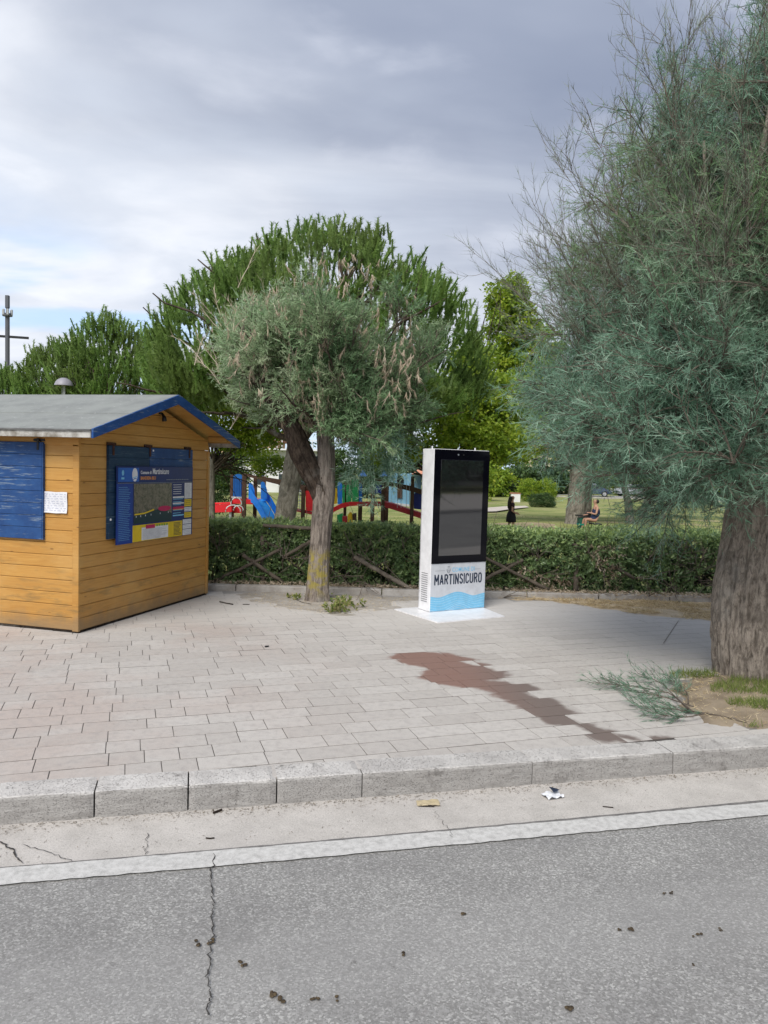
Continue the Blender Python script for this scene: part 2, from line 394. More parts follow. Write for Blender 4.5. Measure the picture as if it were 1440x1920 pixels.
ROYAL = flat('royal_blue_print', (0.008, 0.045, 0.27), 0.4, 0.4)
DEEP = flat('deep_blue_print', (0.006, 0.022, 0.13), 0.4, 0.4)
BRIGHTB = flat('bright_blue_print', (0.015, 0.11, 0.46), 0.4, 0.4)
YELLOW = flat('yellow_print', (0.72, 0.52, 0.02), 0.45)
MAGENTA = flat('crimson_print', (0.48, 0.02, 0.10), 0.5)
GREENP = flat('lime_print', (0.20, 0.38, 0.06), 0.5)
ORANGEP = flat('orange_print', (0.70, 0.30, 0.10), 0.5)
GLASSK = mat('black_glass', lambda g, b: (0.003, 0.003, 0.006), 0.06, 0.18)
SCREEN = mat('switched_off_screen', lambda g, b: (0.008, 0.008, 0.009), 0.035, 0.5, IOR=2.3)
def photo_fn(g, b):
    p = g.pos(); n = g.noise(p, 22, 6, 0.75); n2_ = g.noise(p, 90, 4, 0.7)
    c = g.mix(g.ramp(n, 0.35, 0.65), (0.05, 0.055, 0.035), (0.19, 0.165, 0.125))
    return g.mix(g.ramp(n2_, 0.55, 0.7, 0, 0.6), c, (0.30, 0.30, 0.27))
PHOTO = mat('aerial_photo_print', photo_fn, 0.3, 0.5)
SEAP = flat('dark_sea_print', (0.004, 0.03, 0.04), 0.35, 0.5)

def bark(name, c1, c2, sx=9.0, sz=1.6, moss=None, bd=0.02):
    def fn(g, b):
        tx = g.t.nodes.new('ShaderNodeTexCoord').outputs['Object']
        n = g.noise(g.scl(tx, sx, sx, sz), 2.0, 7, 0.7, 0.6); f = g.noise(g.scl(tx, sx * 4, sx * 4, sz * 5), 2.0, 4, 0.7)
        d = g.n('Attribute', attribute_name='rnd', out=2)
        c = g.mix(g.ramp(n, 0.34, 0.62), c2, c1)
        c = g.mix(g.m('MULTIPLY', g.ramp(f, 0.5, 0.7), 0.4), c, tuple(min(1, x * 1.6) for x in c1))
        c = g.mix(g.ramp(d, 0.5, 0.1, 0, 0.7), c, tuple(x * 0.45 for x in c2))
        c = g.mix(g.m('MULTIPLY', g.ramp(g.noise(tx, 3.2, 5, 0.65), 0.52, 0.66), 0.55), c, tuple(x * 0.55 for x in c2))
        c = g.mix(g.m('MULTIPLY', g.ramp(g.noise(tx, 2.1, 4, 0.6), 0.55, 0.7), 0.35), c, (0.34, 0.33, 0.30))
        if moss:
            z = g.sep(tx)[2]
            mk = g.m('MULTIPLY', g.m('MULTIPLY', g.ramp(z, moss[1] - 0.25, moss[1]), g.ramp(z, moss[2] + 0.2, moss[2])), g.ramp(g.noise(tx, 9, 4, 0.6), 0.45, 0.6))
            c = g.mix(mk, c, moss[0])
        bump(g, b, g.m('ADD', n, g.m('MULTIPLY', f, 0.4)), 0.9, bd); return c
    return mat(name, fn, 0.92, 0.12)
BARK1 = bark('tamarisk_bark', (0.36, 0.31, 0.26), (0.14, 0.115, 0.095), 17, 5.5)
BARK2 = bark('grey_tamarisk_bark', (0.29, 0.25, 0.215), (0.11, 0.09, 0.078), 16, 3.2, ((0.30, 0.25, 0.07), 0.28, 0.55), 0.012)
DARKBARK = bark('dark_bark', (0.105, 0.08, 0.062), (0.032, 0.024, 0.02), 12, 3.0, None, 0.02)
PINEBARK = bark('pine_bark', (0.25, 0.225, 0.19), (0.12, 0.105, 0.085), 6, 2.0, None, 0.03)
TWIG = worn('twig_bark', (0.15, 0.125, 0.10), (0.09, 0.075, 0.062), 5, 0.9, 0.1)
LOG = worn('weathered_log', (0.22, 0.19, 0.155), (0.10, 0.085, 0.07), 8, 0.9, 0.1, 0.006)

def leafm(name, stops, transl=0.25, rough=0.55, spec=0.25, patch=None):
    """stops: list of colours picked by the per-leaf attribute"""
    m = bpy.data.materials.new(name); m.use_nodes = True; t = m.node_tree; g = G_(t); b = t.nodes['Principled BSDF']; out = t.nodes['Material Output']
    r = g.n('Attribute', attribute_name='rnd', out=2)
    cr = t.nodes.new('ShaderNodeValToRGB'); t.links.new(r, cr.inputs[0]); e = cr.color_ramp.elements
    while len(e) < len(stops): e.new(0.5)
    for i, c in enumerate(stops): e[i].position = i / (len(stops) - 1); e[i].color = (*c, 1)
    c = cr.outputs[0]
    if patch: c = g.mix(g.m('MULTIPLY', g.m('MULTIPLY', g.ramp(g.noise(g.pos(), patch[1], 3, 0.5), 0.42, 0.62), patch[2]), g.ramp(g.sep(g.pos())[2], patch[3], patch[3] + 1.6) if len(patch) > 3 else 1.0), c, patch[0])
    t.links.new(c, b.inputs['Base Color']); b.inputs['Roughness'].default_value = rough; b.inputs['Specular IOR Level'].default_value = spec
    tr = t.nodes.new('ShaderNodeBsdfTranslucent'); t.links.new(c, tr.inputs[0])
    mx = t.nodes.new('ShaderNodeMixShader'); mx.inputs[0].default_value = transl
    t.links.new(b.outputs[0], mx.inputs[1]); t.links.new(tr.outputs[0], mx.inputs[2]); t.links.new(mx.outputs[0], out.inputs[0])
    return m
L_TAM = leafm('tamarisk_green', [(0.075, 0.155, 0.095), (0.18, 0.315, 0.215), (0.31, 0.485, 0.36), (0.54, 0.68, 0.54)], 0.42, patch=((0.26, 0.38, 0.14), 0.6, 0.7, 2.4))
L_TAM2 = leafm('olive_tamarisk_green', [(0.10, 0.19, 0.09), (0.21, 0.35, 0.17), (0.34, 0.48, 0.27), (0.53, 0.63, 0.42)], 0.4, patch=((0.42, 0.40, 0.25), 1.1, 0.25))
L_DEAD = leafm('dead_tamarisk', [(0.33, 0.25, 0.17), (0.47, 0.38, 0.28), (0.60, 0.52, 0.41)], 0.2)
L_BARE = leafm('bare_twigs', [(0.15, 0.14, 0.11), (0.19, 0.22, 0.16), (0.23, 0.30, 0.22)], 0.1)
L_PINE = leafm('pine_needles', [(0.065, 0.13, 0.028), (0.12, 0.22, 0.042), (0.20, 0.33, 0.07), (0.33, 0.43, 0.13)], 0.3, patch=((0.14, 0.16, 0.05), 0.35, 0.4))
L_BROAD = leafm('broad_leaves', [(0.10, 0.18, 0.022), (0.20, 0.31, 0.035), (0.34, 0.45, 0.05), (0.52, 0.56, 0.08)], 0.5, 0.45, 0.35)
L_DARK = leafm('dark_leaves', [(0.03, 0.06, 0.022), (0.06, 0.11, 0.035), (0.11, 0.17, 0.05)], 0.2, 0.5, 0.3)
L_HEDGE = leafm('pittosporum_leaves', [(0.085, 0.145, 0.055), (0.16, 0.25, 0.10), (0.27, 0.38, 0.145), (0.42, 0.53, 0.17)], 0.3, 0.38, 0.6)
L_GRASS = leafm('grass_blades', [(0.10, 0.15, 0.03), (0.17, 0.23, 0.055), (0.30, 0.32, 0.10), (0.42, 0.36, 0.19)], 0.3)
L_STRAW = leafm('straw', [(0.38, 0.28, 0.16), (0.60, 0.48, 0.28), (0.75, 0.63, 0.42)], 0.2)

# ------------------------------------------------------------------ numpy plant tools
def nrm(a): return a / np.maximum(np.linalg.norm(a, axis=-1, keepdims=True), 1e-9)
def rnd(*s): return RNG.random(s)
def rdir(n): return nrm(RNG.normal(size=(n, 3)))
def perp(D):
    r = rdir(len(D)); return nrm(np.cross(D, r))
def grow(P, D, L, k=6, wob=0.15, bias=(0, 0, 0), bk=0.1):
    """paths [n,k+1,3]; direction drifts by noise and by a bias (gravity or lift)"""
    n = len(P); out = np.zeros((n, k + 1, 3)); out[:, 0] = P; d = nrm(np.array(D, float)); st = (np.array(L).reshape(-1, 1) / k)
    b = np.array(bias, float)
    if b.ndim == 1: b = np.broadcast_to(b, (n, 3))
    for i in range(k):
        d = nrm(d + RNG.normal(size=(n, 3)) * wob + b * bk); out[:, i + 1] = out[:, i] + d * st
    return out
def spawn(paths, m, t0=0.2, t1=1.0, ang=(0.4, 0.9), up=0.0):
    n, k1, _ = paths.shape; k = k1 - 1
    t = (t0 + (t1 - t0) * rnd(n, m)) * k * 0.9999; i = np.clip(t.astype(int), 0, k - 1); f = (t - i)[..., None]
    ar = np.arange(n)[:, None]
    A = paths[ar, i]; B = paths[ar, i + 1]; P = A + (B - A) * f; Tn = nrm(B - A).reshape(-1, 3)
    a = (ang[0] + (ang[1] - ang[0]) * rnd(n * m))[:, None]
    D = nrm(Tn * np.cos(a) + perp(Tn) * np.sin(a) + np.array([0, 0, up]))
    return P.reshape(-1, 3), D, np.repeat(np.arange(n), m), (t / k).reshape(-1)
def tubes(paths, r0, r1, sides=4):
    n, k1, _ = paths.shape
    r0 = np.broadcast_to(np.array(r0, float), (n,)); r1 = np.broadcast_to(np.array(r1, float), (n,))
    d = nrm(np.gradient(paths, axis=1)); ref = np.where(np.abs(d[..., 2:3]) > 0.9, np.array([1., 0, 0]), np.array([0, 0, 1.]))
    a = nrm(np.cross(d, ref)); b = np.cross(d, a)
    rr = r0[:, None] + (r1 - r0)[:, None] * np.linspace(0, 1, k1)[None]
    th = np.linspace(0, 2 * PI, sides, endpoint=False)
    V = paths[:, :, None] + rr[:, :, None, None] * (a[:, :, None] * np.cos(th)[None, None, :, None] + b[:, :, None] * np.sin(th)[None, None, :, None])
    base = (np.arange(n) * k1 * sides)[:, None, None]; i = np.arange(k1 - 1)[None, :, None] * sides; j = np.arange(sides)[None, None]
    j2 = (j + 1) % sides
    q = np.stack([base + i + j, base + i + j2, base + i + sides + j2, base + i + sides + j], -1).reshape(-1, 4)
    Tr = np.concatenate([q[:, [0, 1, 2]], q[:, [0, 2, 3]]])
    return V.reshape(-1, 3), Tr, np.full(n * k1 * sides, 1.0)
def ribbons(P, D, L, Wd, bend=None, k=2, col=None, side=None):
    n = len(P); L = np.broadcast_to(np.array(L, float), (n,))[:, None]; Wd = np.broadcast_to(np.array(Wd, float), (n,))[:, None]
    s = (perp(D) if side is None else side)
    bend = np.zeros((n, 3)) if bend is None else bend
    vs = []
    for i in range(k):
        t = i / k; c = P + D * L * t + bend * L * t * t; wv = Wd * (1 - 0.55 * t) * 0.5
        vs += [c - s * wv, c + s * wv]
    vs.append(P + D * L + bend * L)
    V = np.stack(vs, 1); m = 2 * k + 1; base = (np.arange(n) * m)[:, None]
    tr = []
    for i in range(k - 1): tr += [[2 * i, 2 * i + 1, 2 * i + 3], [2 * i, 2 * i + 3, 2 * i + 2]]
    tr.append([2 * k - 2, 2 * k - 1, 2 * k]); tr = np.array(tr).reshape(1, -1)
    Tr = (base + tr).reshape(-1, 3)
    col = rnd(n) if col is None else col
    return V.reshape(-1, 3), Tr, np.repeat(col, m)
def leaves(P, D, L, Wd, col=None, fold=0.25, nor=None):
    """folded two-triangle leaves"""
    n = len(P); L = np.broadcast_to(np.array(L, float), (n,))[:, None]; Wd = np.broadcast_to(np.array(Wd, float), (n,))[:, None]
    nor = rdir(n) if nor is None else nor
    s = nrm(np.cross(D, nor)); u = np.cross(s, D)
    a = P; b_ = P + D * L * 0.5 + s * Wd * 0.5 + u * Wd * fold; c = P + D * L; d = P + D * L * 0.5 - s * Wd * 0.5 + u * Wd * fold
    V = np.stack([a, b_, c, d], 1).reshape(-1, 3); base = (np.arange(n) * 4)[:, None]
    Tr = (base + np.array([[0, 1, 2, 0, 2, 3]])).reshape(-1, 3)
    return V, Tr, np.repeat(rnd(n) if col is None else col, 4)
def join(parts):
    V = []; Tr = []; A = []; o = 0
    for v, t, a in parts: V.append(v); Tr.append(t + o); A.append(a); o += len(v)
    return np.concatenate(V), np.concatenate(Tr), np.concatenate(A)
def plant(name, parts, m, parent, kind=None, smooth=False, base=None):
    V, Tr, A = join(parts)
    if base is not None: V = V - np.array(base)
    o = link(name, np_mesh(V, Tr, A, smooth), m, parent)
    if kind: o['kind'] = kind
    return o
_LAT = RNG.random((64, 64, 64))
def vnoise(x, y, z):
    def sp(v):
        i = np.floor(v).astype(int); f = v - i; return i, f * f * (3 - 2 * f)
    (a, fa), (b, fb), (c, fc) = sp(x), sp(y), sp(z); r = 0
    for i in (0, 1):
        for j in (0, 1):
            for k in (0, 1):
                r = r + _LAT[(a + i) & 63, (b + j) & 63, (c + k) & 63] * (fa if i else 1 - fa) * (fb if j else 1 - fb) * (fc if k else 1 - fc)
    return r
def trunk_mesh(pts, rad, sides=64, rings=90, rough=0.06, lobes=0.08, freq=7, zf=3.0, flare=0.0):
    """gnarled trunk: smooth path, flared foot, vertical fissures cut into the surface"""
    pts = np.array(pts, float); rad = np.array(rad, float); u = np.linspace(0, len(pts) - 1, rings)
    i = np.clip(u.astype(int), 0, len(pts) - 2); f = (u - i)[:, None]
    pm = np.concatenate([[2 * pts[0] - pts[1]], pts, [2 * pts[-1] - pts[-2]]])
    p0, p1, p2, p3 = pm[i], pm[i + 1], pm[i + 2], pm[i + 3]
    C = 0.5 * ((2 * p1) + (-p0 + p2) * f + (2 * p0 - 5 * p1 + 4 * p2 - p3) * f ** 2 + (-p0 + 3 * p1 - 3 * p2 + p3) * f ** 3)
    R = np.interp(u, np.arange(len(rad)), rad)
    d = nrm(np.gradient(C, axis=0)); a = nrm(np.cross(d, np.array([0.05, 1., 0.02]))); b = np.cross(d, a)
    th = np.linspace(0, 2 * PI, sides, endpoint=False)
    TH, HH = np.meshgrid(th, C[:, 2])
    cx, cy = np.cos(TH) * freq, np.sin(TH) * freq
    n1 = vnoise(cx * 0.28 + 9, cy * 0.28 + 9, HH * 1.4 + 7); n2 = vnoise(cx * 1.6 + 20, cy * 1.6 + 20, HH * zf + 3); n3 = vnoise(cx * 3.2 + 30, cy * 3.2 + 30, HH * zf * 2.2 + 5)
    ridge = np.abs(n2 * 2 - 1) ** 0.6 * 0.7 + n3 * 0.3
    k = 1 + (n1 - 0.5) * 2 * lobes * 2 + (ridge - 0.5) * rough * 2
    k = k * (1 + flare * np.exp(-(HH - C[0, 2]) / 0.22) * (0.6 + 0.8 * vnoise(cx * 0.5 + 4, cy * 0.5 + 4, HH * 0 + 1)))
    V = C[:, None] + (R[:, None] * k)[..., None] * (a[:, None] * np.cos(TH)[..., None] + b[:, None] * np.sin(TH)[..., None])
    ii = np.arange(rings - 1)[:, None] * sides; j = np.arange(sides)[None]; j2 = (j + 1) % sides
    q = np.stack([ii + j, ii + j2, ii + sides + j2, ii + sides + j], -1).reshape(-1, 4)
    Tr = np.concatenate([q[:, [0, 1, 2]], q[:, [0, 2, 3]]])
    return V.reshape(-1, 3), Tr, np.clip(ridge, 0, 1).reshape(-1)

def text(s, size, m, parent, loc, rot, sx=1.0, ext=0.0006, off=0.0, name='lettering', align='LEFT', sp=1.0):
    cu = bpy.data.curves.new('text', 'FONT'); cu.body = s; cu.size = size; cu.extrude = ext; cu.offset = off; cu.align_x = align; cu.space_character = sp; cu.resolution_u = 3
    to = bpy.data.objects.new('text', cu); COL.objects.link(to)
    dg = bpy.context.evaluated_depsgraph_get(); me = bpy.data.meshes.new_from_object(to.evaluated_get(dg))
    bpy.data.objects.remove(to)
    o = link(name, me, None, parent); me.materials.clear(); me.materials.append(m)
    o.location = loc; o.rotation_euler = rot; o.scale = (sx, 1, 1)
    return o


# ================================================================== SETTING
# park ground and far land: one sheet to the horizon
xs = np.concatenate([-np.geomspace(1500, 30, 14), np.linspace(-28, 28, 57), np.geomspace(30, 1500, 14)])
ys = np.concatenate([[-1200, -400, -100, -40, 0, 5, 10.60, 10.64], np.linspace(11, 30, 39), np.linspace(32, 90, 30), np.geomspace(100, 1500, 12)])
X, Y = np.meshgrid(xs, ys); Z = ground_h(X, Y) + np.where(Y > 13, (vnoise(X * 0.4 + 40, Y * 0.4 + 40, X * 0) - 0.5) * 0.10, 0)
nx = len(xs); q = (np.arange(len(ys) - 1)[:, None] * nx + np.arange(nx - 1)[None]).reshape(-1)
me = np_mesh(np.stack([X, Y, Z], -1).reshape(-1, 3), np.stack([q, q + 1, q + nx + 1, q + nx], -1), None, False)
link('ground', me, PARK, kind='structure')

# road, gutter, line
def sheet(name, rows, m, z, kind='structure', parent=None):
    """rows: list of (s, t_near, t_far)"""
    vs = []; fs = []
    for s, a, b in rows: vs += [ST(s, a, z), ST(s, b, z)]
    for i in range(len(rows) - 1): fs.append((2 * i, 2 * i + 2, 2 * i + 3, 2 * i + 1))
    return MB().add(vs, fs).build(name, m, parent, kind=kind)
sheet('road', [(-160, -5.2, 3.9), (-10, -5.2, 3.9), (10, -5.2, 3.9), (160, -5.2, 3.9)], ASPHALT, -0.144)
def lt(s): return 3.735 + 0.0035 * (s - 1.5) ** 2 * (1 if abs(s) < 6 else 0.5)
ss = np.linspace(-6, 6, 49)
sheet('gutter', [(-60, lt(-6) + .02, 4.3)] + [(s, lt(s) + 0.018, 4.30) for s in ss] + [(60, lt(6) + .02, 4.3)], CONC, -0.140)
vs = []; fs = []
for i, s in enumerate(np.linspace(-6, 6, 240)):
    c = lt(s); vs += [ST(s, c - 0.148 + random.uniform(-.0045, .0045), -0.136), ST(s, c + random.uniform(-.004, .004), -0.136)]
    if i: fs.append((2 * i - 2, 2 * i, 2 * i + 1, 2 * i - 1))
MB().add(vs, fs).build('road_edge_line', LINE, kind='structure')
TAR = worn('tar_seam', (0.13, 0.125, 0.12), (0.20, 0.19, 0.18), 30, 0.8, 0.3)
CRACKM = worn('crack_dirt', (0.045, 0.042, 0.04), (0.085, 0.08, 0.075), 30, 0.95, 0.1)
vs = []; fs = []
for i, s in enumerate(np.linspace(-6, 6, 300)):
    c = lt(s) + 0.012; wv = 0.004 + 0.009 * max(0, (s + 0.6)) / 2.5 if s < 3 else 0.02; wv = min(wv, 0.018)
    vs += [ST(s, c - 0.010, -0.1385), ST(s, c + wv + random.uniform(-.002, .002), -0.1385)]
    if i: fs.append((2 * i - 2, 2 * i, 2 * i + 1, 2 * i - 1))
MB().add(vs, fs).build('tar_seam', TAR, kind='structure')
def crack(name, pix, wd, z, n=10, jit=0.012, m=CRACKM):
    pts = [G(x, y, z) for x, y in pix]; P = []
    for i in range(len(pts) - 1):
        for k in range(n): t = k / n; P.append(pts[i] * (1 - t) + pts[i + 1] * t + np.array([random.gauss(0, jit), random.gauss(0, jit), 0]))
    P.append(pts[-1]); mb = MB(); vs = []; fs = []
    for i, p in enumerate(P):
        d = P[min(i + 1, len(P) - 1)] - P[max(i - 1, 0)]; d = d / (np.linalg.norm(d) + 1e-9); s = np.array([-d[1], d[0], 0]) * wd * random.uniform(0.35, 1.3) * (0.3 if i in (0, len(P) - 1) else 1)
        vs += [p - s, p + s]
        if i: fs.append((2 * i - 2, 2 * i, 2 * i + 1, 2 * i - 1))
    return mb.add(vs, fs).build(name, m, kind='structure')
crack('road_crack', [(400, 1600), (395, 1640), (398, 1690), (400, 1740), (394, 1790), (388, 1830), (396, 1870), (386, 1900)], 0.0030, -0.1335, 9, 0.006)
crack('road_crack', [(2, 1578), (22, 1592), (42, 1618)], 0.0042, -0.1335, 8, 0.006)
crack('road_crack', [(40, 1585), (95, 1598), (135, 1614)], 0.0022, -0.1335, 7, 0.008)
crack('road_crack', [(278, 1560), (275, 1585), (272, 1603)], 0.0018, -0.1335, 7, 0.006)
crack('road_crack', [(815, 1520), (835, 1545), (850, 1570)], 0.0012, -0.1335, 7, 0.008)

# kerb stones
kerb = bpy.data.objects.new('kerb', None); COL.objects.link(kerb); kerb['kind'] = 'structure'
def s_of(px, py): p = G(px, py, -0.14); return float(p[0] * EX[0] + p[1] * EX[1])
js = [s_of(x, y) for x, y in [(175, 1538), (352, 1531), (520, 1515), (680, 1498), (998, 1472), (1260, 1451)]]
js = [js[0] - 0.5 * k for k in (6, 5, 4, 3, 2, 1)] + js + [js[-1] + 1.0 * k for k in range(1, 7)]
def stone_mesh(L, wd, h, ch, seed, nx=14):
    """kerb stone: chamfered block with a worn, chipped arris"""
    prof = [(-wd / 2, -h), (-wd / 2, -ch * 1.2), (-wd / 2 + ch * 0.35, -ch * 0.4), (-wd / 2 + ch, 0), (wd / 2 - ch * 0.4, 0), (wd / 2, -ch * 0.4), (wd / 2, -h)]
    n = len(prof); V = []
    for i in range(nx + 1):
        x = -L / 2 + L * i / nx; e = 0.006 if i in (0, nx) else 0
        for j, (y, z) in enumerate(prof):
            c = (vnoise(np.array([x * 9 + seed * 3.1]), np.array([j * 0.7 + 5.]), np.array([seed * 1.7]))[0] - 0.5)
            k = 0.016 if j in (1, 2, 3) else 0.004
            V.append((x, y + (abs(c) * k if j < 4 else -abs(c) * k * 0.5) + (e if j < 3 else 0), z - abs(c) * k - (e if j in (2, 3, 4) else 0)))
    Fc = [(i * n + j, i * n + j + 1, (i + 1) * n + j + 1, (i + 1) * n + j) for i in range(nx) for j in range(n - 1)]
    Fc = [f[::-1] for f in Fc] + [tuple(range(n)), tuple(range(nx * n, (nx + 1) * n))[::-1]]
    return MB().add(V, Fc)
for i in range(len(js) - 1):
    a, b = js[i], js[i + 1]; L = b - a - (0.008 if i < 9 else 0.004)
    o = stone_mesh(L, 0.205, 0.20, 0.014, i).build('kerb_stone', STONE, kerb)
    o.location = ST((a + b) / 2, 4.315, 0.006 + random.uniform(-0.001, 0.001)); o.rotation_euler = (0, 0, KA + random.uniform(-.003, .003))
sheet('kerb_bed', [(-12, 4.26, 4.40), (12, 4.26, 4.40)], CRACKM, -0.035)

# pavement: bedding, pavers
PA = math.radians(18.3); PX, PY = np.array([math.cos(PA), math.sin(PA)]), np.array([-math.sin(PA), math.cos(PA)])
def PT(s, t, z=0.0): p = PX * s + PY * t; return (p[0], p[1], z)
PIT = [tuple(G(x, y)[:2]) for x, y in [(1290, 1268), (1255, 1290), (1275, 1325), (1330, 1352), (1390, 1368), (1460, 1372), (1700, 1360), (1700, 1262), (1440, 1258)]]
STRAWP = [tuple(G(x, y)[:2]) for x, y in [(940, 1122), (1040, 1128), (1120, 1140), (1200, 1154), (1300, 1162), (1480, 1168), (1700, 1168), (1700, 1135), (1440, 1129)]]
SANDP = [tuple(G(x, y)[:2]) for x, y in [(470, 1112), (455, 1124), (520, 1140), (600, 1152), (690, 1150), (745, 1136), (785, 1122), (700, 1116), (560, 1112)]]
def inside(p, poly):
    r = False; n = len(poly)
    for i in range(n):
        (x1, y1), (x2, y2) = poly[i], poly[(i + 1) % n]
        if (y1 > p[1]) != (y2 > p[1]) and p[0] < (x2 - x1) * (p[1] - y1) / (y2 - y1) + x1: r = not r
    return r
pave = bpy.data.objects.new('pavement', None); COL.objects.link(pave); pave['kind'] = 'structure'
_v = []; _f = []
for i, yy in enumerate(np.linspace(0, 1, 25)):
    for (xa, ya) in ((-13, 4.53 - 13 * 0.2437), (0, 4.53), (10, 4.53 + 2.437)):
        y_ = ya + (10.55 - ya) * yy; u_ = min(1, max(0, (y_ - 6.3) / 2.2)); _v.append((xa, y_, -0.0034 + 0.0018 * u_ * u_ * (3 - 2 * u_)))
    if i: _f += [(3 * i - 3, 3 * i - 2, 3 * i + 1, 3 * i), (3 * i - 2, 3 * i - 1, 3 * i + 2, 3 * i + 1)]
MB().add(_v, _f).build('joint_sand', JOINT, pave, kind='structure')
def REARY(x): return 10.46 + max(0, (x - 0.5)) * 0.045
pieces = []
t = 2.6; row = 0
while t < 14:
    s = -9 + random.random() * 0.3
    while s < 11.5:
        L = random.choice([0.2, 0.2, 0.3, 0.4, 0.4, 0.4]); c = PT(s + L / 2, t + 0.1)
        cor = [PT(s + a, t + b) for a in (0, L) for b in (0, 0.2)]
        if max(q_[1] - REARY(q_[0]) for q_ in cor) < 0 and not inside(c, PIT) and c[0] < 9 and c[0] > -9.5 and min(q_[0] * EY[0] + q_[1] * EY[1] for q_ in cor) > 4.235:
            if not all(inside(q_, STRAWP) for q_ in cor): pieces.append((s + L / 2, t + 0.1, L, c))
        s += L
    t += 0.2; row += 1
def visible(c):
    v = CMn.T @ (np.array(c) - np.array([0, 0, H])); x = 720 - F * v[0] / v[2]; y = 960 + F * v[1] / v[2]
    return -20 < x < 1460 and y < 1500
vis = [p for p in pieces if visible(p[3])]; vis.sort(key=lambda p: p[3][0] ** 2 + p[3][1] ** 2); near = set(id(p) for p in vis[:290])
gap, gap2 = 0.0052, 0.0118
PM = {}
for L in (0.2, 0.3, 0.4): 
    for k in range(3):
        me_ = MB().box((0, 0, -0.02), (L - gap, 0.2 - gap2, 0.04), None, 0.0014).mesh(); me_.materials.append(PAVER); PM[(L, k)] = me_
V = []; Q = []; A = []
for p in pieces:
    tx, ty = random.gauss(0, 0.0016), random.gauss(0, 0.0016); dz = random.gauss(0, 0.0006)
    if id(p) in near:
        o = link('paver', PM[(p[2], random.randrange(3))], None, pave); o.location = (p[3][0], p[3][1], dz); o.rotation_euler = (tx * 0.7, ty * 0.7, PA + random.gauss(0, 0.003))
    else:
        hx, hy, c4 = p[2] / 2 - gap / 2, 0.1 - gap2 / 2, 0.0014; n = len(V); r = random.random()
        for (ex, ey, z) in ((0, 0, -0.02), (0, 0, -c4), (c4, c4, 0)):
            for a, b in ((-1, -1), (1, -1), (1, 1), (-1, 1)):
                lx, ly = a * (hx - ex), b * (hy - ey); q_ = PT(p[0] + lx, p[1] + ly, z + dz + (tx * lx + ty * ly) * 0.6); V.append(q_); A.append(r)
        for l in (0, 4):
            for k in range(4): Q.append((n + l + k, n + l + (k + 1) % 4, n + l + 4 + (k + 1) % 4, n + l + 4 + k))
        Q.append((n + 8, n + 9, n + 10, n + 11))
link('paver_field', np_mesh(np.array(V), np.array(Q), np.array(A)), PAVER2, pave, kind='stuff')

def mound(name, poly, m, h, z0, res=0.035, kind='structure', edge=0.25, rag=0.12):
    P = np.array(poly); x0, y0 = P.min(0) - 0.15; x1, y1 = P.max(0) + 0.15
    xs = np.arange(x0, x1, res); ys = np.arange(y0, y1, res); X, Y = np.meshgrid(xs, ys)
    D = np.full(X.shape, 1e9); ins = np.zeros(X.shape, bool)
    for i in range(len(P)):
        a, b = P[i], P[(i + 1) % len(P)]; ab = b - a; L2 = ab @ ab
        tt = np.clip(((X - a[0]) * ab[0] + (Y - a[1]) * ab[1]) / L2, 0, 1); D = np.minimum(D, np.hypot(X - a[0] - tt * ab[0], Y - a[1] - tt * ab[1]))
        c = (a[1] > Y) != (b[1] > Y); xx = (b[0] - a[0]) * (Y - a[1]) / (b[1] - a[1] + 1e-12) + a[0]; ins ^= c & (X < xx)
    D = np.where(ins, D, -D) + (vnoise(X * 5 + 3, Y * 5 + 3, X * 0) - 0.5) * rag * 2
    Z = z0 + np.clip(D / edge, -0.4, 1) * h + (vnoise(X * 9 + 5, Y * 9 + 5, X * 0 + 2) - 0.5) * h * 0.5 * (D > 0)
    nx = len(xs); keep = D > -0.03
    q = (np.arange(len(ys) - 1)[:, None] * nx + np.arange(nx - 1)[None]).reshape(-1); k = keep.reshape(-1)
    q = q[k[q] & k[q + 1] & k[q + nx] & k[q + nx + 1]]
    return link(name, np_mesh(np.stack([X, Y, Z], -1).reshape(-1, 3), np.stack([q, q + 1, q + nx + 1, q + nx], -1), None, True), m, kind=kind)
mound('tree_pit', PIT, SOIL, 0.03, -0.004, 0.03)
mound('sand_drift', SANDP, SAND, 0.006, -0.0005, 0.03, rag=0.25)
mound('soil_strip', STRAWP, worn('dry_litter_soil', (0.54, 0.44, 0.31), (0.42, 0.33, 0.22), 7, 0.95, 0.1, 0.01, c3=(0.45, 0.38, 0.27)), 0.008, -0.001, 0.035, rag=0.12)

# rear kerb below the hedge
rk = bpy.data.objects.new('rear_kerb', None); COL.objects.link(rk); rk['kind'] = 'structure'
x = -9.0; i = 0
RK = worn('rear_kerb_concrete', (0.44, 0.42, 0.395), (0.33, 0.30, 0.27), 7, 0.9, 0.15, 0.005, c3=(0.22, 0.20, 0.17))
while x < 9:
    y = REARY(x + 0.5) + 0.08; o = stone_mesh(0.985, 0.12, 0.35, 0.012, i + 40, 10).build('kerb_stone', RK, rk)
    o.location = (x + 0.5, y + 0.02, 0.085 + random.uniform(-.004, .004)); o.rotation_euler = (0, 0, (0.045 if x > 0.5 else 0) + random.uniform(-.004, .004)); x += 1.0; i += 1

# opposite side of the street (seen reflected in the dark screen)
MB().add([ST(-160, -5.25, 0), ST(160, -5.25, 0), ST(160, -5.25, -0.2), ST(-160, -5.25, -0.2), ST(160, -18, 0), ST(-160, -18, 0)], [(0, 1, 2, 3), (0, 5, 4, 1)]).build('opposite_pavement', CONC, kind='structure')

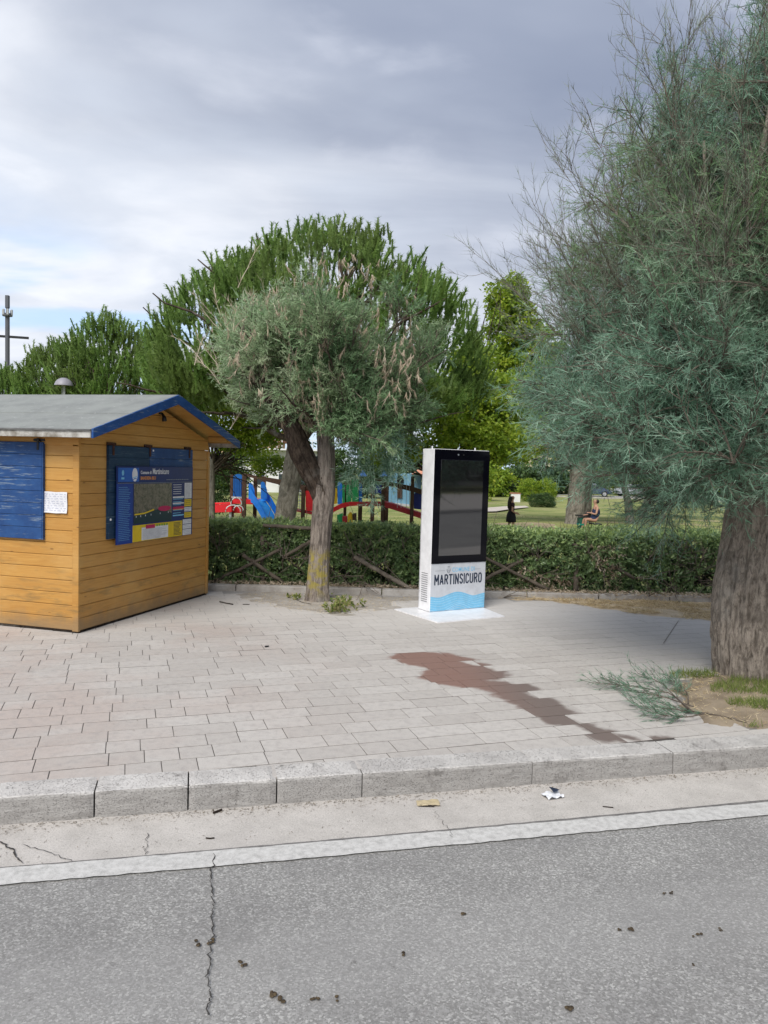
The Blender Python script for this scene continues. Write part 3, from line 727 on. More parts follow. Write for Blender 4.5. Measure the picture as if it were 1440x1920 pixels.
# ================================================================== WOODEN HUT
HR = math.radians(-16.0); HO = G(147, 1188)
hut = thing('wooden_hut', 'orange varnished plank kiosk hut with a grey felt gable roof, blue bargeboards and closed shutters', 'hut', (HO[0], HO[1], 0), HR)
D_, Lh, yc = 2.60, 3.8, 1.30
def roofz(y): return 2.50 - 0.305 * abs(y - yc - 0.02)
bx('inner_wall', WOOD, hut, (-Lh / 2 - 0.02, D_ / 2, 0.96), (Lh - 0.06, D_ - 0.08, 1.88))
MB().prism([(-0.045, 0.04, 1.9), (-0.045, D_ - 0.04, 1.9), (-0.045, yc, 2.36)], (-Lh + 0.1, 0, 0)).build('gable_core', WOOD, hut)
ph = 0.125; z = 0.025; k = 0
def plank_prism(y0, y1, z0, z1):
    pts = []
    zt = lambda y: roofz(y) - 0.10
    def lim(zv):
        a, b = y0, y1
        if zt(a) < zv: a = yc + 0.02 - (2.40 - zv) / 0.305
        if zt(b) < zv: b = yc + 0.02 + (2.40 - zv) / 0.305
        return a, b
    a0, b0 = lim(z0); a1, b1 = lim(z1)
    if b1 - a1 < 0.02: a1 = b1 = (a1 + b1) / 2
    if b0 - a0 < 0.05: return None
    c = 0.005; g_ = 0.0015
    # cross-section of the board: chamfered long edges
    sec = [(0.0, g_), (0.018 - c, g_), (0.018, g_ + c), (0.018, z1 - z0 - g_ - c), (0.018 - c, z1 - z0 - g_), (0.0, z1 - z0 - g_)]
    V = [];
    for side in (0, 1):
        for (ox, oz) in sec:
            f = oz / (z1 - z0); y = (a0 + (a1 - a0) * f) if side == 0 else (b0 + (b1 - b0) * f); V.append((ox, y - (a0 + b0) / 2, oz))
    n = len(sec); fs = [tuple(range(n)), tuple(range(n, 2 * n))[::-1]] + [(i, n + i, n + (i + 1) % n, (i + 1) % n) for i in range(n)]
    return MB().add(V, fs), (a0 + b0) / 2
while z < 2.36:
    r_ = plank_prism(0.0, D_, z, min(z + ph, 2.395))
    if r_: o = r_[0].build('plank', WOOD, hut, (-0.018 + random.uniform(-.001, .001), r_[1], z))
    if z < 1.88:
        c = 0.005; h = ph; sec = [(0.0, .0015), (-.018 + c, .0015), (-.018, .0015 + c), (-.018, h - .0015 - c), (-.018 + c, h - .0015), (0, h - .0015)]
        V = [(-Lh / 2, y, zz) for y, zz in sec] + [(Lh / 2 - 0.075, y, zz) for y, zz in sec]; n = 6
        zz = z + 0.012 
        o = MB().add(V, [tuple(range(n))[::-1], tuple(range(n, 2 * n))] + [(i, (i + 1) % n, n + (i + 1) % n, n + i) for i in range(n)]).build('plank', WOOD, hut, (-Lh / 2, 0.018 + random.uniform(-.001, .001), z))
    z += ph
MB().box((-0.037, 0.012, 0.945), (0.074, 0.034, 1.86), None, 0.004).build('corner_post', WOOD, hut)
MB().box((-Lh / 2, 0.008, 1.935), (Lh, 0.04, 0.10), None, 0.004).build('wall_plate', WOOD, hut)
MB().box((0.006, D_ - 0.03, 0.95), (0.016, 0.05, 1.86), None, 0.003).build('corner_post', WOOD, hut)
bx('base_rail', DARKBARK, hut, (-Lh / 2, D_ / 2, 0.012), (Lh - 0.02, D_ - 0.02, 0.024))
# roof
SEAMF = worn('dark_felt_edge', (0.10, 0.10, 0.098), (0.16, 0.16, 0.155), 8, 0.9, 0.1); sl_ = math.atan(0.305); xr0, xr1 = -Lh - 0.2, 0.295
for sgn in (-1, 1):
    yo = yc + 0.02 + sgn * 1.53
    def slab(y_in, y_out, dz, th, name, m, x0=xr0, x1=xr1):
        a, b = (y_in, roofz(y_in) + dz), (y_out, roofz(y_out) + dz)
        poly = [(x0, a[0], a[1]), (x0, b[0], b[1]), (x0, b[0], b[1] - th), (x0, a[0], a[1] - th)]
        if sgn < 0: poly = poly[::-1]
        return MB().prism(poly[::-1], (x1 - x0, 0, 0)).build(name, m, hut)
    n_b = 12; 
    for k in range(n_b):      # roof deck boards, seen from below at the eaves and gable
        a = yc + 0.02 + sgn * (1.53 * k / n_b + 0.001); b = yc + 0.02 + sgn * (1.53 * (k + 1) / n_b - 0.001); slab(a, b, -0.012, 0.020, 'roof_board', WOOD, xr0, xr1 - 0.02)
    mid = yc + 0.02 + sgn * 0.86
    slab(yc + 0.02, mid + sgn * 0.05, 0.006, 0.006, 'roofing_sheet', FELT)
    slab(mid, yc + 0.02 + sgn * 1.55, 0.0, 0.006, 'roofing_sheet', FELT)
    slab(mid + sgn * 0.002, mid + sgn * 0.012, 0.0045, 0.006, 'felt_lap', SEAMF, xr0 + .01, xr1 - .01)
    slab(yc + 0.02 + sgn * 1.535, yc + 0.02 + sgn * 1.556, 0.002, 0.012, 'drip_edge', SEAMF)
    # bargeboard
    y0, y1 = yc + 0.02, yo
    poly = [(xr1, y0, roofz(y0) + 0.004), (xr1, y1, roofz(y1) + 0.004), (xr1, y1, roofz(y1) - 0.085), (xr1, y0, roofz(y0) - 0.10)]
    if sgn > 0: poly = poly[::-1]
    MB().prism(poly, (0.022, 0, 0)).build('bargeboard', BLUETRIM, hut)
    MB().box(((xr0 + xr1) / 2, yo, roofz(yo) - 0.045), (xr1 - xr0 - 0.004, 0.022, 0.075), None, 0.003).build('fascia', FASCIA, hut)
    MB().box((0.13, yc + 0.02 + sgn * 1.27, roofz(yc + 0.02 + sgn * 1.27) - 0.065), (0.27, 0.05, 0.06)).build('purlin', WOOD, hut)
MB().box((0.13, yc + 0.02, 2.415), (0.27, 0.05, 0.09)).build('purlin', WOOD, hut)
# small spotlight under the gable
sp = MB().box((0, 0, 0), (0.05, 0.035, 0.02)).tube([(0.02, 0, 0), (0.05, 0, -0.045), (0.055, 0, -0.09)], [0.012, 0.024, 0.028], 10).build('spotlight', BLACK, hut, (0.01, 1.42, 2.30), True)
# blue shutter in the front wall (left), battened boards
shx0, shx1, shz0, shz1 = -2.0, -0.412, 0.925, 1.905
sh = bx('shutter', TEALPAINT, hut, ((shx0 + shx1) / 2, -0.012, (shz0 + shz1) / 2), (shx1 - shx0, 0.018, shz1 - shz0))
n_s = 8; hh = (shz1 - shz0) / n_s
for k in range(n_s):
    bx('slat', BLUEPAINT, sh, (0, -0.016, -(shz1 - shz0) / 2 + hh * (k + .5)), (shx1 - shx0 - 0.004, 0.014, hh - 0.003), None, 0.003)
bx('shutter_edge', BLUEPAINT, sh, ((shx1 - shx0) / 2 + 0.006, -0.006, 0), (0.012, 0.03, shz1 - shz0))
bx('hinge', BLACK, hut, (-0.46, -0.034, 1.885), (0.025, 0.012, 0.12)); bx('hinge', BLACK, hut, (-0.46, -0.016, 1.925), (0.13, 0.012, 0.022))
# blue double shutter in the gable wall, behind the information board
for (a, b) in ((0.43, 1.175), (1.18, 2.124)):
    s2 = bx('shutter', TEALPAINT, hut, (0.012, (a + b) / 2, 1.405), (0.022, b - a, 0.985))
    n_s = 8; hh = 0.985 / n_s
    for k in range(n_s): bx('slat', TEALPAINT if a < 1 else BLUEPAINT, s2, (0.016, 0, -0.4925 + hh * (k + .5)), (0.010, b - a - 0.004, hh - 0.003), None, 0.002)
RUST = worn('rusty_hinge', (0.10, 0.04, 0.025), (0.03, 0.025, 0.022), 30, 0.8, 0.2)
for yy in (0.50, 1.18, 2.04):
    bx('hinge', RUST, hut, (0.010, yy, 1.915), (0.014, 0.15, 0.028)); bx('hinge', RUST, hut, (0.037, yy, 1.85), (0.010, 0.026, 0.11))
for yy, zz in ((0.46, 1.12), (1.24, 1.865)): bx('bolt', WHITE, hut, (0.037, yy, zz), (0.012, 0.022, 0.022), None, 0.004)

# information board on the gable shutters
def HW(x, y, z):      # hut frame to world
    c, s_ = math.cos(HR), math.sin(HR); return (HO[0] + x * c - y * s_, HO[1] + x * s_ + y * c, z)
B0, B1, BZ0, BZ1 = 0.53, 2.09, 0.845, 1.683
board = thing('beach_information_board', 'blue beach information board with aerial photo and yellow price panel on the hut gable', 'sign', HW(0.045, B0, BZ0), HR + PI / 2)
BW, BH = B1 - B0, BZ1 - BZ0
def bp(name, m, x0, x1, z0, z1, lift=0.0, th=0.002, parent=board):       # fractions of the board, origin bottom-left
    return bx(name, m, parent, ((x0 + x1) / 2 * BW, -0.012 - lift - th / 2, (z0 + z1) / 2 * BH), ((x1 - x0) * BW, th, (z1 - z0) * BH))
RX = (PI / 2, 0, 0)
bx('backing', DEEP, board, (BW / 2, -0.006, BH / 2), (BW, 0.012, BH), None, 0.002)
bp('header_panel', DEEP, 0.012, 0.985, 0.795, 0.985)
bp('emblem_panel', BRIGHTB, 0.012, 0.255, 0.800, 0.980, 0.002)
bp('text_column', ROYAL, 0.0, 0.185, 0.0, 0.775)
ov = [(0.205 * BW + 0.050 * math.cos(a), -0.0165, 0.89 * BH + 0.074 * math.sin(a)) for a in np.linspace(0, 2 * PI, 28, endpoint=False)]
em = MB().prism(ov, (0, -0.001, 0)).build('beach_emblem', PAPER, board)
for j in range(2):
    wv = [(0.205 * BW + x, -0.0182, 0.862 * BH - j * 0.018 + 0.007 * math.sin(x * 75 + j)) for x in np.linspace(-0.042 + j * .008, 0.042 - j * .008, 14)]
    MB().prism(wv + [(p[0], p[1], p[2] - 0.008) for p in wv[::-1]], (0, -0.0005, 0)).build('emblem_wave', SKYB if j == 0 else BRIGHTB, em)
o2 = [(0.065 * BW + 0.020 * math.cos(a), -0.0165, 0.915 * BH + 0.030 * math.sin(a)) for a in np.linspace(0, 2 * PI, 20, endpoint=False)]
MB().prism(o2, (0, -0.001, 0)).build('small_emblem', SKYB, board)
MB().box((0.065 * BW, -0.0165, 0.845 * BH), (0.052, 0.001, 0.022)).build('small_emblem', SKYB, board)
text('Comune di', 0.052, PAPER, board, (0.275 * BW, -0.0165, 0.900 * BH), RX, 0.9, off=0.0008)
text('Martinsicuro', 0.092, PAPER, board, (0.425 * BW, -0.0165, 0.900 * BH), RX, 0.72, off=0.0016)
text('BANDIERA BLU', 0.052, ORANGEP, board, (0.275 * BW, -0.0165, 0.825 * BH), RX, 0.85, off=0.001)
mb = MB()
for k in range(12): mb.box(((0.62 + k * 0.027) * BW, -0.0163, 0.820 * BH), (0.02 * BW, 0.0006, 0.007))
mb.build('small_print', GREYINK, board)
bp('frame_line', GREYINK, 0.012, 0.985, 0.780, 0.784, 0.0005)
bp('aerial_photo', PHOTO, 0.200, 0.690, 0.245, 0.770)
sea = [(0.200 * BW, 0.245 * BH), (0.690 * BW, 0.245 * BH), (0.690 * BW, 0.345 * BH), (0.55 * BW, 0.43 * BH), (0.38 * BW, 0.385 * BH), (0.200 * BW, 0.36 * BH)]
MB().prism([(x, -0.0152, z) for x, z in sea], (0, -0.0006, 0)).build('sea_area', SEAP, board)
ln = [(0.205, 0.375), (0.33, 0.385), (0.45, 0.425)]
MB().prism([(x * BW, -0.0162, z * BH) for x, z in ln] + [(x * BW, -0.0162, (z - 0.018) * BH) for x, z in ln[::-1]], (0, -0.0005, 0)).build('map_line', YELLOW, board)
cr = [(0.50 * BW + 0.09 * BW * (1 + math.cos(a)), -0.0162, 0.425 * BH + 0.032 * BH * math.sin(a) * (1.3 if math.sin(a) < 0 else 1)) for a in np.linspace(0, 2 * PI, 16, endpoint=False)]
MB().prism(cr, (0, -0.0005, 0)).build('map_zone', MAGENTA, board)
for x in (0.225, 0.28, 0.34, 0.41, 0.53, 0.64): MB().box((x * BW, -0.0163, 0.325 * BH + x * 0.05), (0.010, 0.0006, 0.018)).build('map_pin', PAPER, board)
bp('price_panel', YELLOW, 0.185, 0.845, 0.005, 0.225, 0.0006)
bp('price_sheet', PAPER, 0.295, 0.64, 0.015, 0.185, 0.0028)
bp('price_heading', MAGENTA, 0.345, 0.46, 0.165, 0.215, 0.0050); mb = MB()
for k in range(5): mb.box(((0.49 + k * 0.033) * BW, -0.0172, 0.197 * BH), (0.02 * BW, 0.0008, 0.022))
mb.build('heading_letters', GREENP, board)
def rows(name, m, x0, x1, z0, z1, n, lift, hgt=0.0045):
    mb = MB()
    for k in range(n):
        zz = z0 + (z1 - z0) * (k + .5) / n; xe = x1 - random.random() * 0.3 * (x1 - x0)
        mb.box(((x0 + xe) / 2 * BW, -0.0125 - lift, zz * BH), ((xe - x0) * BW, 0.0007, hgt))
    return mb.build(name, m, board)
rows('text_lines', SKYB, 0.02, 0.165, 0.04, 0.74, 30, 0.0025, 0.0028)
rows('text_lines', GREYINK, 0.305, 0.63, 0.02, 0.165, 9, 0.0055, 0.0022)
rows('text_lines', INK, 0.72, 0.83, 0.02, 0.21, 10, 0.0032, 0.006)
rows('text_lines', PAPER, 0.71, 0.84, 0.60, 0.76, 5, 0.0012, 0.006)
rows('text_lines', SKYB, 0.71, 0.86, 0.28, 0.56, 7, 0.0012, 0.007)
for z0, z1, m_ in ((0.555, 0.578, PAPER), (0.470, 0.488, PAPER), (0.40, 0.43, MAGENTA), (0.385, 0.397, ORANGEP), (0.30, 0.315, SKYB)): bp('notice_strip', m_, 0.705, 0.865, z0, z1, 0.0022)
for z0, z1, m_ in ((0.54, 0.77, PAPER), (0.42, 0.53, YELLOW), (0.35, 0.412, PAPER), (0.26, 0.342, YELLOW)):
    bp('notice_sheet', m_, 0.875, 0.98, z0, z1, 0.001)
rows('text_lines', GREYINK, 0.885, 0.97, 0.55, 0.76, 12, 0.0038, 0.0022); rows('text_lines', INK, 0.885, 0.97, 0.27, 0.52, 9, 0.0038, 0.003)
for z0, z1 in ((0.005, 0.088), (0.095, 0.160), (0.167, 0.235)): bp('notice_sheet', PAPER, 0.853, 0.98, z0, z1, 0.001)
rows('text_lines', GREYINK, 0.865, 0.97, 0.01, 0.23, 9, 0.0038, 0.0022)

# handwritten note
note = thing('handwritten_note', 'white sheet with lines of blue handwriting taped beside the blue shutter', 'note', HW(-0.415, -0.006, 1.20), HR)
V = []; nx_, nz_ = 9, 7
for j in range(nz_ + 1):
    for i in range(nx_ + 1):
        V.append((0.285 * i / nx_, -0.004 - 0.006 * math.sin(i * 0.9 + j * 0.5) ** 2 - 0.006 * (j == 0), 0.212 * j / nz_ + 0.002 * math.sin(i)))
MB().add(V, [(j * 10 + i, j * 10 + i + 1, (j + 1) * 10 + i + 1, (j + 1) * 10 + i) for j in range(nz_) for i in range(nx_)]).build('paper_sheet', PAPER, note, smooth=True)
mb = MB()
for k in range(8):
    x = 0.015; z0 = 0.19 - k * 0.0235
    while x < 0.265:
        wl = random.uniform(0.02, 0.05); P_ = []
        n = int(wl / 0.004)
        for i in range(n): P_.append((min(x + i * 0.004, 0.272), -0.0135, z0 + random.uniform(-0.0055, 0.0055)))
        for a, b in zip(P_, P_[1:]): mb.add([(a[0], a[1], a[2] - .0013), (b[0], b[1], b[2] - .0013), (b[0], b[1], b[2] + .0013), (a[0], a[1], a[2] + .0013)], [(0, 1, 2, 3)])
        x += wl + 0.012
mb.build('handwriting', INKBLUE, note)

# ================================================================== DIGITAL TOTEM
KO = G(805, 1150); KR = math.radians(31.0)
tot = thing('information_totem', 'white digital information totem with switched-off black screen standing on a white base plate', 'totem', (KO[0], KO[1], 0), KR)
KW, KD, KH = 0.835, 0.25, 1.985
MB().box((KW / 2, KD / 2, (KH + 0.012) / 2 + 0.004), (KW, KD, KH - 0.012), None, 0.006).build('cabinet', WHITE, tot)
pl = [(-0.275, 0.36), (-0.25, -0.54), (0.715, -0.55), (0.90, 0.36)]
MB().prism([(x, y, 0.0) for x, y in pl], (0, 0, 0.012)).build('base_plate', WHITE, tot)
fr = bx('glass_front', GLASSK, tot, (KW / 2, -0.007, (0.600 + KH) / 2), (KW - 0.004, 0.014, KH - 0.602), None, 0.003)
bx('screen', SCREEN, tot, (0.415, -0.0155, 1.278), (0.640, 0.003, 1.165), None, 0.001)
for x in (0.345, 0.425): MB().tube([(x, -0.014, 1.925), (x, -0.019, 1.925)], 0.010, 14).build('camera_lens', GREYINK if x < 0.4 else BLACK, tot)
for x in (0.05, 0.70): MB().box((x, 0.12, KH + 0.012), (0.02, 0.008, 0.05), None, 0.003).build('lifting_lug', WHITE, tot)
fp = bx('lower_panel', OFFWHITE, tot, (KW / 2, -0.003, 0.306), (KW - 0.006, 0.006, 0.585), None, 0.001)
SLOT = flat('slot_shade_grey', (0.20, 0.20, 0.22), 0.8)  # grey strips carry the shade of open vent slots and the door gap
for k in range(14): 
    o = bx('vent_slot', SLOT, tot, (-0.0015, 0.125, 0.475 - k * 0.0265), (0.004, 0.13, 0.0065)); o.rotation_euler = (0, 0, 0)
bx('door_gap', SLOT, tot, (-0.0012, 0.232, 1.0), (0.003, 0.003, 1.9))
text('COMUNE DI', 0.075, SKYB, tot, (0.315, -0.0064, 0.492), RX, 0.80, 0.0003, 0.0010, sp=1.06)
# condensed block capitals drawn stroke by stroke (unit box 1 wide, 2 high)
def arc(cx_, cy_, rx, ry, a0, a1, n=7): return [(cx_ + rx * math.cos(a0 + (a1 - a0) * k / n), cy_ + ry * math.sin(a0 + (a1 - a0) * k / n)) for k in range(n + 1)]
GL = {'M': (1.15, [[(0, 0), (0, 2), (.575, .7), (1.15, 2), (1.15, 0)]]), 'A': (1.0, [[(0, 0), (.5, 2), (1.0, 0)], [(.18, .55), (.82, .55)]]),
      'R': (.9, [[(0, 0), (0, 2), (.5, 2)] + arc(.48, 1.52, .40, .48, PI / 2, -PI / 2) + [(0, 1.04)], [(.45, 1.04), (.9, 0)]]), 'T': (.9, [[(0, 2), (.9, 2)], [(.45, 2), (.45, 0)]]),
      'I': (0.0, [[(0, 0), (0, 2)]]), 'N': (.9, [[(0, 0), (0, 2), (.9, 0), (.9, 2)]]), 'S': (.85, [arc(.43, 1.55, .42, .45, .15, PI, 6) + [(.10, 1.25), (.75, .8)] + arc(.43, .45, .42, .45, .3, -PI + .15, 7)]),
      'C': (.85, [arc(.43, 1.5, .43, .5, .1, PI, 6) + arc(.43, .5, .43, .5, -PI, -.1, 6)]), 'U': (.9, [[(0, 2)] + arc(.45, .45, .45, .45, PI, 2 * PI, 8) + [(.9, 2)]]),
      'O': (.9, [arc(.45, 1.5, .45, .5, 0, PI, 8) + arc(.45, .5, .45, .5, PI, 2 * PI, 8) + [(.9, 1.5)]])}
def block(word, x0, x1, z0, hgt, wst, m, y, parent, wf=1.0):
    adv = sum(GL[c][0] for c in word); gp_ = 0.62; tot_w = adv + gp_ * (len(word) - 1); sx = (x1 - x0) / tot_w; sz = hgt / 2; x = x0
    for c in word:
        mb = MB(); q = 0
        for st_ in GL[c][1]:
            for a, b_ in zip(st_, st_[1:]):
                A_, B_ = np.array([x + a[0] * sx, z0 + a[1] * sz]), np.array([x + b_[0] * sx, z0 + b_[1] * sz]); d = (B_ - A_) / np.linalg.norm(B_ - A_); n_ = np.array([-d[1], d[0]]) * wst / 2; e = d * wst * (0.5 if len(st_) < 6 and abs(d[0]) + abs(d[1]) < 1.05 else 0.22); yy = y - 0.00006 * q; q += 1
                P_ = [A_ - e - n_, B_ + e - n_, B_ + e + n_, A_ - e + n_]; mb.prism([(p[0], yy, p[1]) for p in P_], (0, -0.0004, 0))
        mb.build('letter', m, parent); x += (GL[c][0] + gp_) * sx
block('MARTINSICURO', 0.062, 0.768, 0.346, 0.112, 0.0180, INK, -0.0062, tot)
for x0, x1 in ((0.06, 0.205), (0.655, 0.755)): bx('rule', GREYINK, tot, ((x0 + x1) / 2, -0.0064, 0.512), (x1 - x0, 0.0008, 0.0035))
cx, cz = 0.262, 0.512
sh_ = [(-0.028, 0.022), (-0.030, -0.002), (-0.018, -0.026), (0, -0.036), (0.018, -0.026), (0.030, -0.002), (0.028, 0.022), (0.016, 0.018), (0, 0.024), (-0.016, 0.018)]
cre = MB().prism([(cx + x, -0.0062, cz + z) for x, z in sh_], (0, -0.0006, 0)).build('crest', GREYINK, tot)
MB().prism([(cx + x * .72, -0.0069, cz + z * .72) for x, z in sh_], (0, -0.0005, 0)).build('crest_field', OFFWHITE, cre)
for x in (-0.014, 0, 0.014): MB().box((cx + x, -0.0076, cz - 0.004), (0.005, 0.0005, 0.022)).build('crest_bar', INK, cre)
MB().box((cx, -0.0064, cz + 0.043), (0.034, 0.0008, 0.012)).build('crest_crown', GREYINK, cre)
def wtop(x): return 0.205 + 0.036 * math.exp(-((x - 0.40) / 0.14) ** 2) - 0.020 * math.exp(-((x - 0.13) / 0.10) ** 2) - 0.026 * math.exp(-((x - 0.66) / 0.10) ** 2)
xs_ = np.linspace(0.004, KW - 0.004, 40)
MB().prism([(x, -0.0061, 0.016) for x in (0.004, KW - 0.004)] + [(x, -0.0061, wtop(x)) for x in xs_[::-1]], (0, -0.0006, 0)).build('wave_graphic', SKYB, tot)
WLINE = flat('pale_wave_line', (0.62, 0.78, 0.88), 0.45)
for k in range(8):
    dz = 0.024 * (k + 1); top = []
    for x in xs_:
        z_ = wtop(x) * (1 - 0.03 * k) - dz + 0.012 * math.sin(x * 11 + k * 0.5) * (k / 5) + 0.03 * k / 8 * math.exp(-((x - 0.45) / 0.16) ** 2)
        top.append((x, max(z_, 0.019)))
    th = 0.0022 + 0.0012 * (k > 4)
    MB().prism([(x, -0.0068, z) for x, z in top] + [(x, -0.0068, z + th) for x, z in top[::-1]], (0, -0.0004, 0)).build('wave_line', WLINE if k < 6 else OFFWHITE, tot)
# ================================================================== BIG TAMARISK
RNG = np.random.default_rng(21)
TB = np.array([3.36, 6.80, -0.02])
big = thing('tamarisk_tree', 'large feathery grey-green tamarisk with a thick fissured trunk at the right edge of the pavement', 'tree', tuple(TB))
V, Tr, A = trunk_mesh([(0.02, 0, -0.05), (0, 0, 0.12), (-0.01, 0, 0.45), (0.0, 0, 0.85), (0.02, 0, 1.15), (0.04, 0, 1.5), (0.08, 0, 2.0)], [0.355, 0.35, 0.37, 0.37, 0.35, 0.345, 0.29], 170, 200, 0.045, 0.055, 22, 5.0, 0.03)
link('trunk', np_mesh(V, Tr, A, True), BARK1, big)
def limb_dirs(n, el0, el1, az0=0, az1=2 * PI):
    az = az0 + (az1 - az0) * (np.arange(n) + rnd(n) * 0.8) / n; e = el0 + (el1 - el0) * rnd(n)
    return np.stack([np.cos(az) * np.cos(e), np.sin(az) * np.cos(e), np.sin(e)], -1)
def tamarisk(parent, base, limbs, n1, n2, n3, n4, w3, w4, s1, s2, s3, s4, leaf, up1=0.25, droop=-0.25, keep=None, colf=None, trim=None):
    """limbs: list of (P, D, L, bias, r0). Adds branch, twig and foliage parts"""
    lp = []; wood = []; twigs = []; fol = []
    for P, D, L, bias, r0 in limbs:
        pth = grow(P, D, L, 10, 0.10, bias, 0.10)
        if trim is not None:
            for i in range(3, 11):
                ok_ = trim(pth[:, i]); pth[~ok_, i] = pth[~ok_, i - 1] * 0.999 + pth[~ok_, i - 2] * 0.001
        wood.append(tubes(pth, r0, 0.004, 7)); lp.append(pth)
    lp = np.concatenate(lp)
    P, D, _, t1 = spawn(lp, n1, 0.25, 1.0, (0.35, 1.0), up1)
    b1 = grow(P, D, s1 * (0.6 + 0.8 * rnd(len(P))) * (1.15 - 0.4 * t1), 5, 0.14, (0, 0, 0.2), 0.2); twigs.append(tubes(b1, 0.010, 0.004, 4))
    if keep is not None:
        m_ = keep(b1[:, -1]) & keep(b1[:, 2]); b1 = b1[m_]; twigs[-1] = tubes(b1, 0.009, 0.0035, 4)
    P, D, _, t2 = spawn(b1, n2, 0.15, 1.0, (0.4, 1.1), 0.08)
    if keep is not None: m_ = keep(P); P, D = P[m_], D[m_]
    b2 = grow(P, D, s2 * (0.6 + 0.8 * rnd(len(P))), 3, 0.16, (0, 0, droop), 0.18); twigs.append(tubes(b2, 0.004, 0.0018, 3))
    P, D, par, t3 = spawn(b2, n3, 0.05, 1.0, (0.35, 1.0), 0.0)
    L3 = s3 * (0.6 + 0.8 * rnd(len(P))); bend = np.stack([RNG.normal(size=len(P)) * 0.15, RNG.normal(size=len(P)) * 0.15, droop * 0.9 + RNG.normal(size=len(P)) * 0.15], -1) * L3[:, None]
    cl = RNG.random(len(b2))[par] * 0.6 + rnd(len(P)) * 0.4
    if colf is not None: cl = colf(P, cl)
    fol.append(ribbons(P, D, L3, w3, bend, 2, cl))
    if n4:
        n = len(P); tt = rnd(n, n4)[..., None]; P4 = (P[:, None] + D[:, None] * L3[:, None, None] * tt + bend[:, None] * tt * tt).reshape(-1, 3)
        D0 = np.repeat(D, n4, 0); a = 0.5 + 0.6 * rnd(n * n4)[:, None]; D4 = nrm(D0 * np.cos(a) + perp(D0) * np.sin(a))
        fol.append(ribbons(P4, D4, s4 * (0.6 + 0.8 * rnd(n * n4)), w4, None, 1, np.clip(np.repeat(cl, n4) + 0.12 * RNG.normal(size=n * n4), 0, 1)))
    if wood: plant('limbs', wood, BARK1 if parent == big else DARKBARK, parent, smooth=True)
    plant('twigs', twigs, TWIG, parent); plant('foliage', fol, leaf, parent, kind='stuff')
    return lp, b1, b2
limbs = []
def addl(n, e0, e1, L, bias, r, z0=1.35, a0=0, a1=2 * PI):
    D = limb_dirs(n, e0, e1, a0, a1); P = np.stack([D[:, 0] * 0.2, D[:, 1] * 0.2, z0 + rnd(n) * 0.5], -1)
    limbs.append((P, D, L * (0.85 + 0.3 * rnd(n)), bias, r))
addl(15, 0.20, 0.5, 1.75, (0, 0, -0.2), 0.035, 1.5)
addl(9, -0.05, 0.15, 0.95, (0, 0, -0.5), 0.02, 1.45)
addl(13, 0.25, 0.65, 2.1, (0, 0, -0.12), 0.032, 1.6, 2.3, 4.4)
addl(22, 0.5, 0.95, 2.3, (0, 0, 0.12), 0.038, 1.5)
addl(24, 0.85, 1.2, 3.3, (0, 0, 0.25), 0.04, 1.6)
addl(14, 1.15, 1.5, 4.3, (0, 0, 0.3), 0.045, 1.6)
def keepb(P):       # crown outline: wider low, narrowing upward; keep the view below the skirt open
    r = np.hypot(P[:, 0], P[:, 1]); z = P[:, 2]
    lim = np.interp(z, [0.8, 1.2, 1.5, 1.75, 2.05, 2.6, 3.2, 4.4, 5.2, 6.0, 6.8], [0.6, 1.0, 1.15, 1.9, 2.3, 2.35, 2.05, 1.62, 1.5, 1.25, 1.0])
    return (r < lim * (0.85 + 0.35 * rnd(len(r)))) & (z > 0.85) & ((P[:, 0] > -2.1) | (z > 1.95))
def colb(P, c):     # yellower green high up, bluer grey below
    return np.clip(c * 0.95 - np.clip((P[:, 2] - 3.2) / 3.0, 0, 1) * 0.25 + 0.02, 0, 1)
lpb, b1b, b2b = tamarisk(big, TB, limbs, 12, 11, 10, 4, 0.0052, 0.0043, 0.60, 0.32, 0.125, 0.05, L_TAM, 0.22, -0.22, keepb, colb, lambda P: np.hypot(P[:, 0], P[:, 1]) < 0.85 * np.interp(P[:, 2], [0.8, 1.5, 2.0, 2.6, 3.2, 4.4, 5.2, 6.0, 6.8], [0.9, 1.3, 2.1, 2.2, 2.0, 1.62, 1.5, 1.2, 0.9]))
# thin nearly bare shoots that reach out past the leafy crown
D = limb_dirs(190, 0.35, 1.40, 1.6, 4.9); P = D * np.array([1.35, 1.35, 2.3]) * (0.7 + 0.4 * rnd(190))[:, None] + np.array([0, 0, 1.6])
sh0 = grow(P, D, 1.0 + 1.0 * rnd(190), 7, 0.09, (0, 0, 0.28), 0.16)
P, D, _, _ = spawn(sh0, 16, 0.2, 1.0, (0.3, 0.8), 0.18); sh1 = grow(P, D, 0.22 + 0.35 * rnd(len(P)), 4, 0.16, (0, 0, 0.3), 0.15)
P, D, _, _ = spawn(sh1, 17, 0.05, 1.0, (0.3, 0.9), 0.1)
plant('bare_shoots', [tubes(sh0, 0.0045, 0.0016, 4), tubes(sh1, 0.0022, 0.001, 3)], TWIG, big)
plant('shoot_tips', [ribbons(P, D, 0.06 + 0.10 * rnd(len(P)), 0.0034, None, 1)], L_BARE, big, kind='stuff')

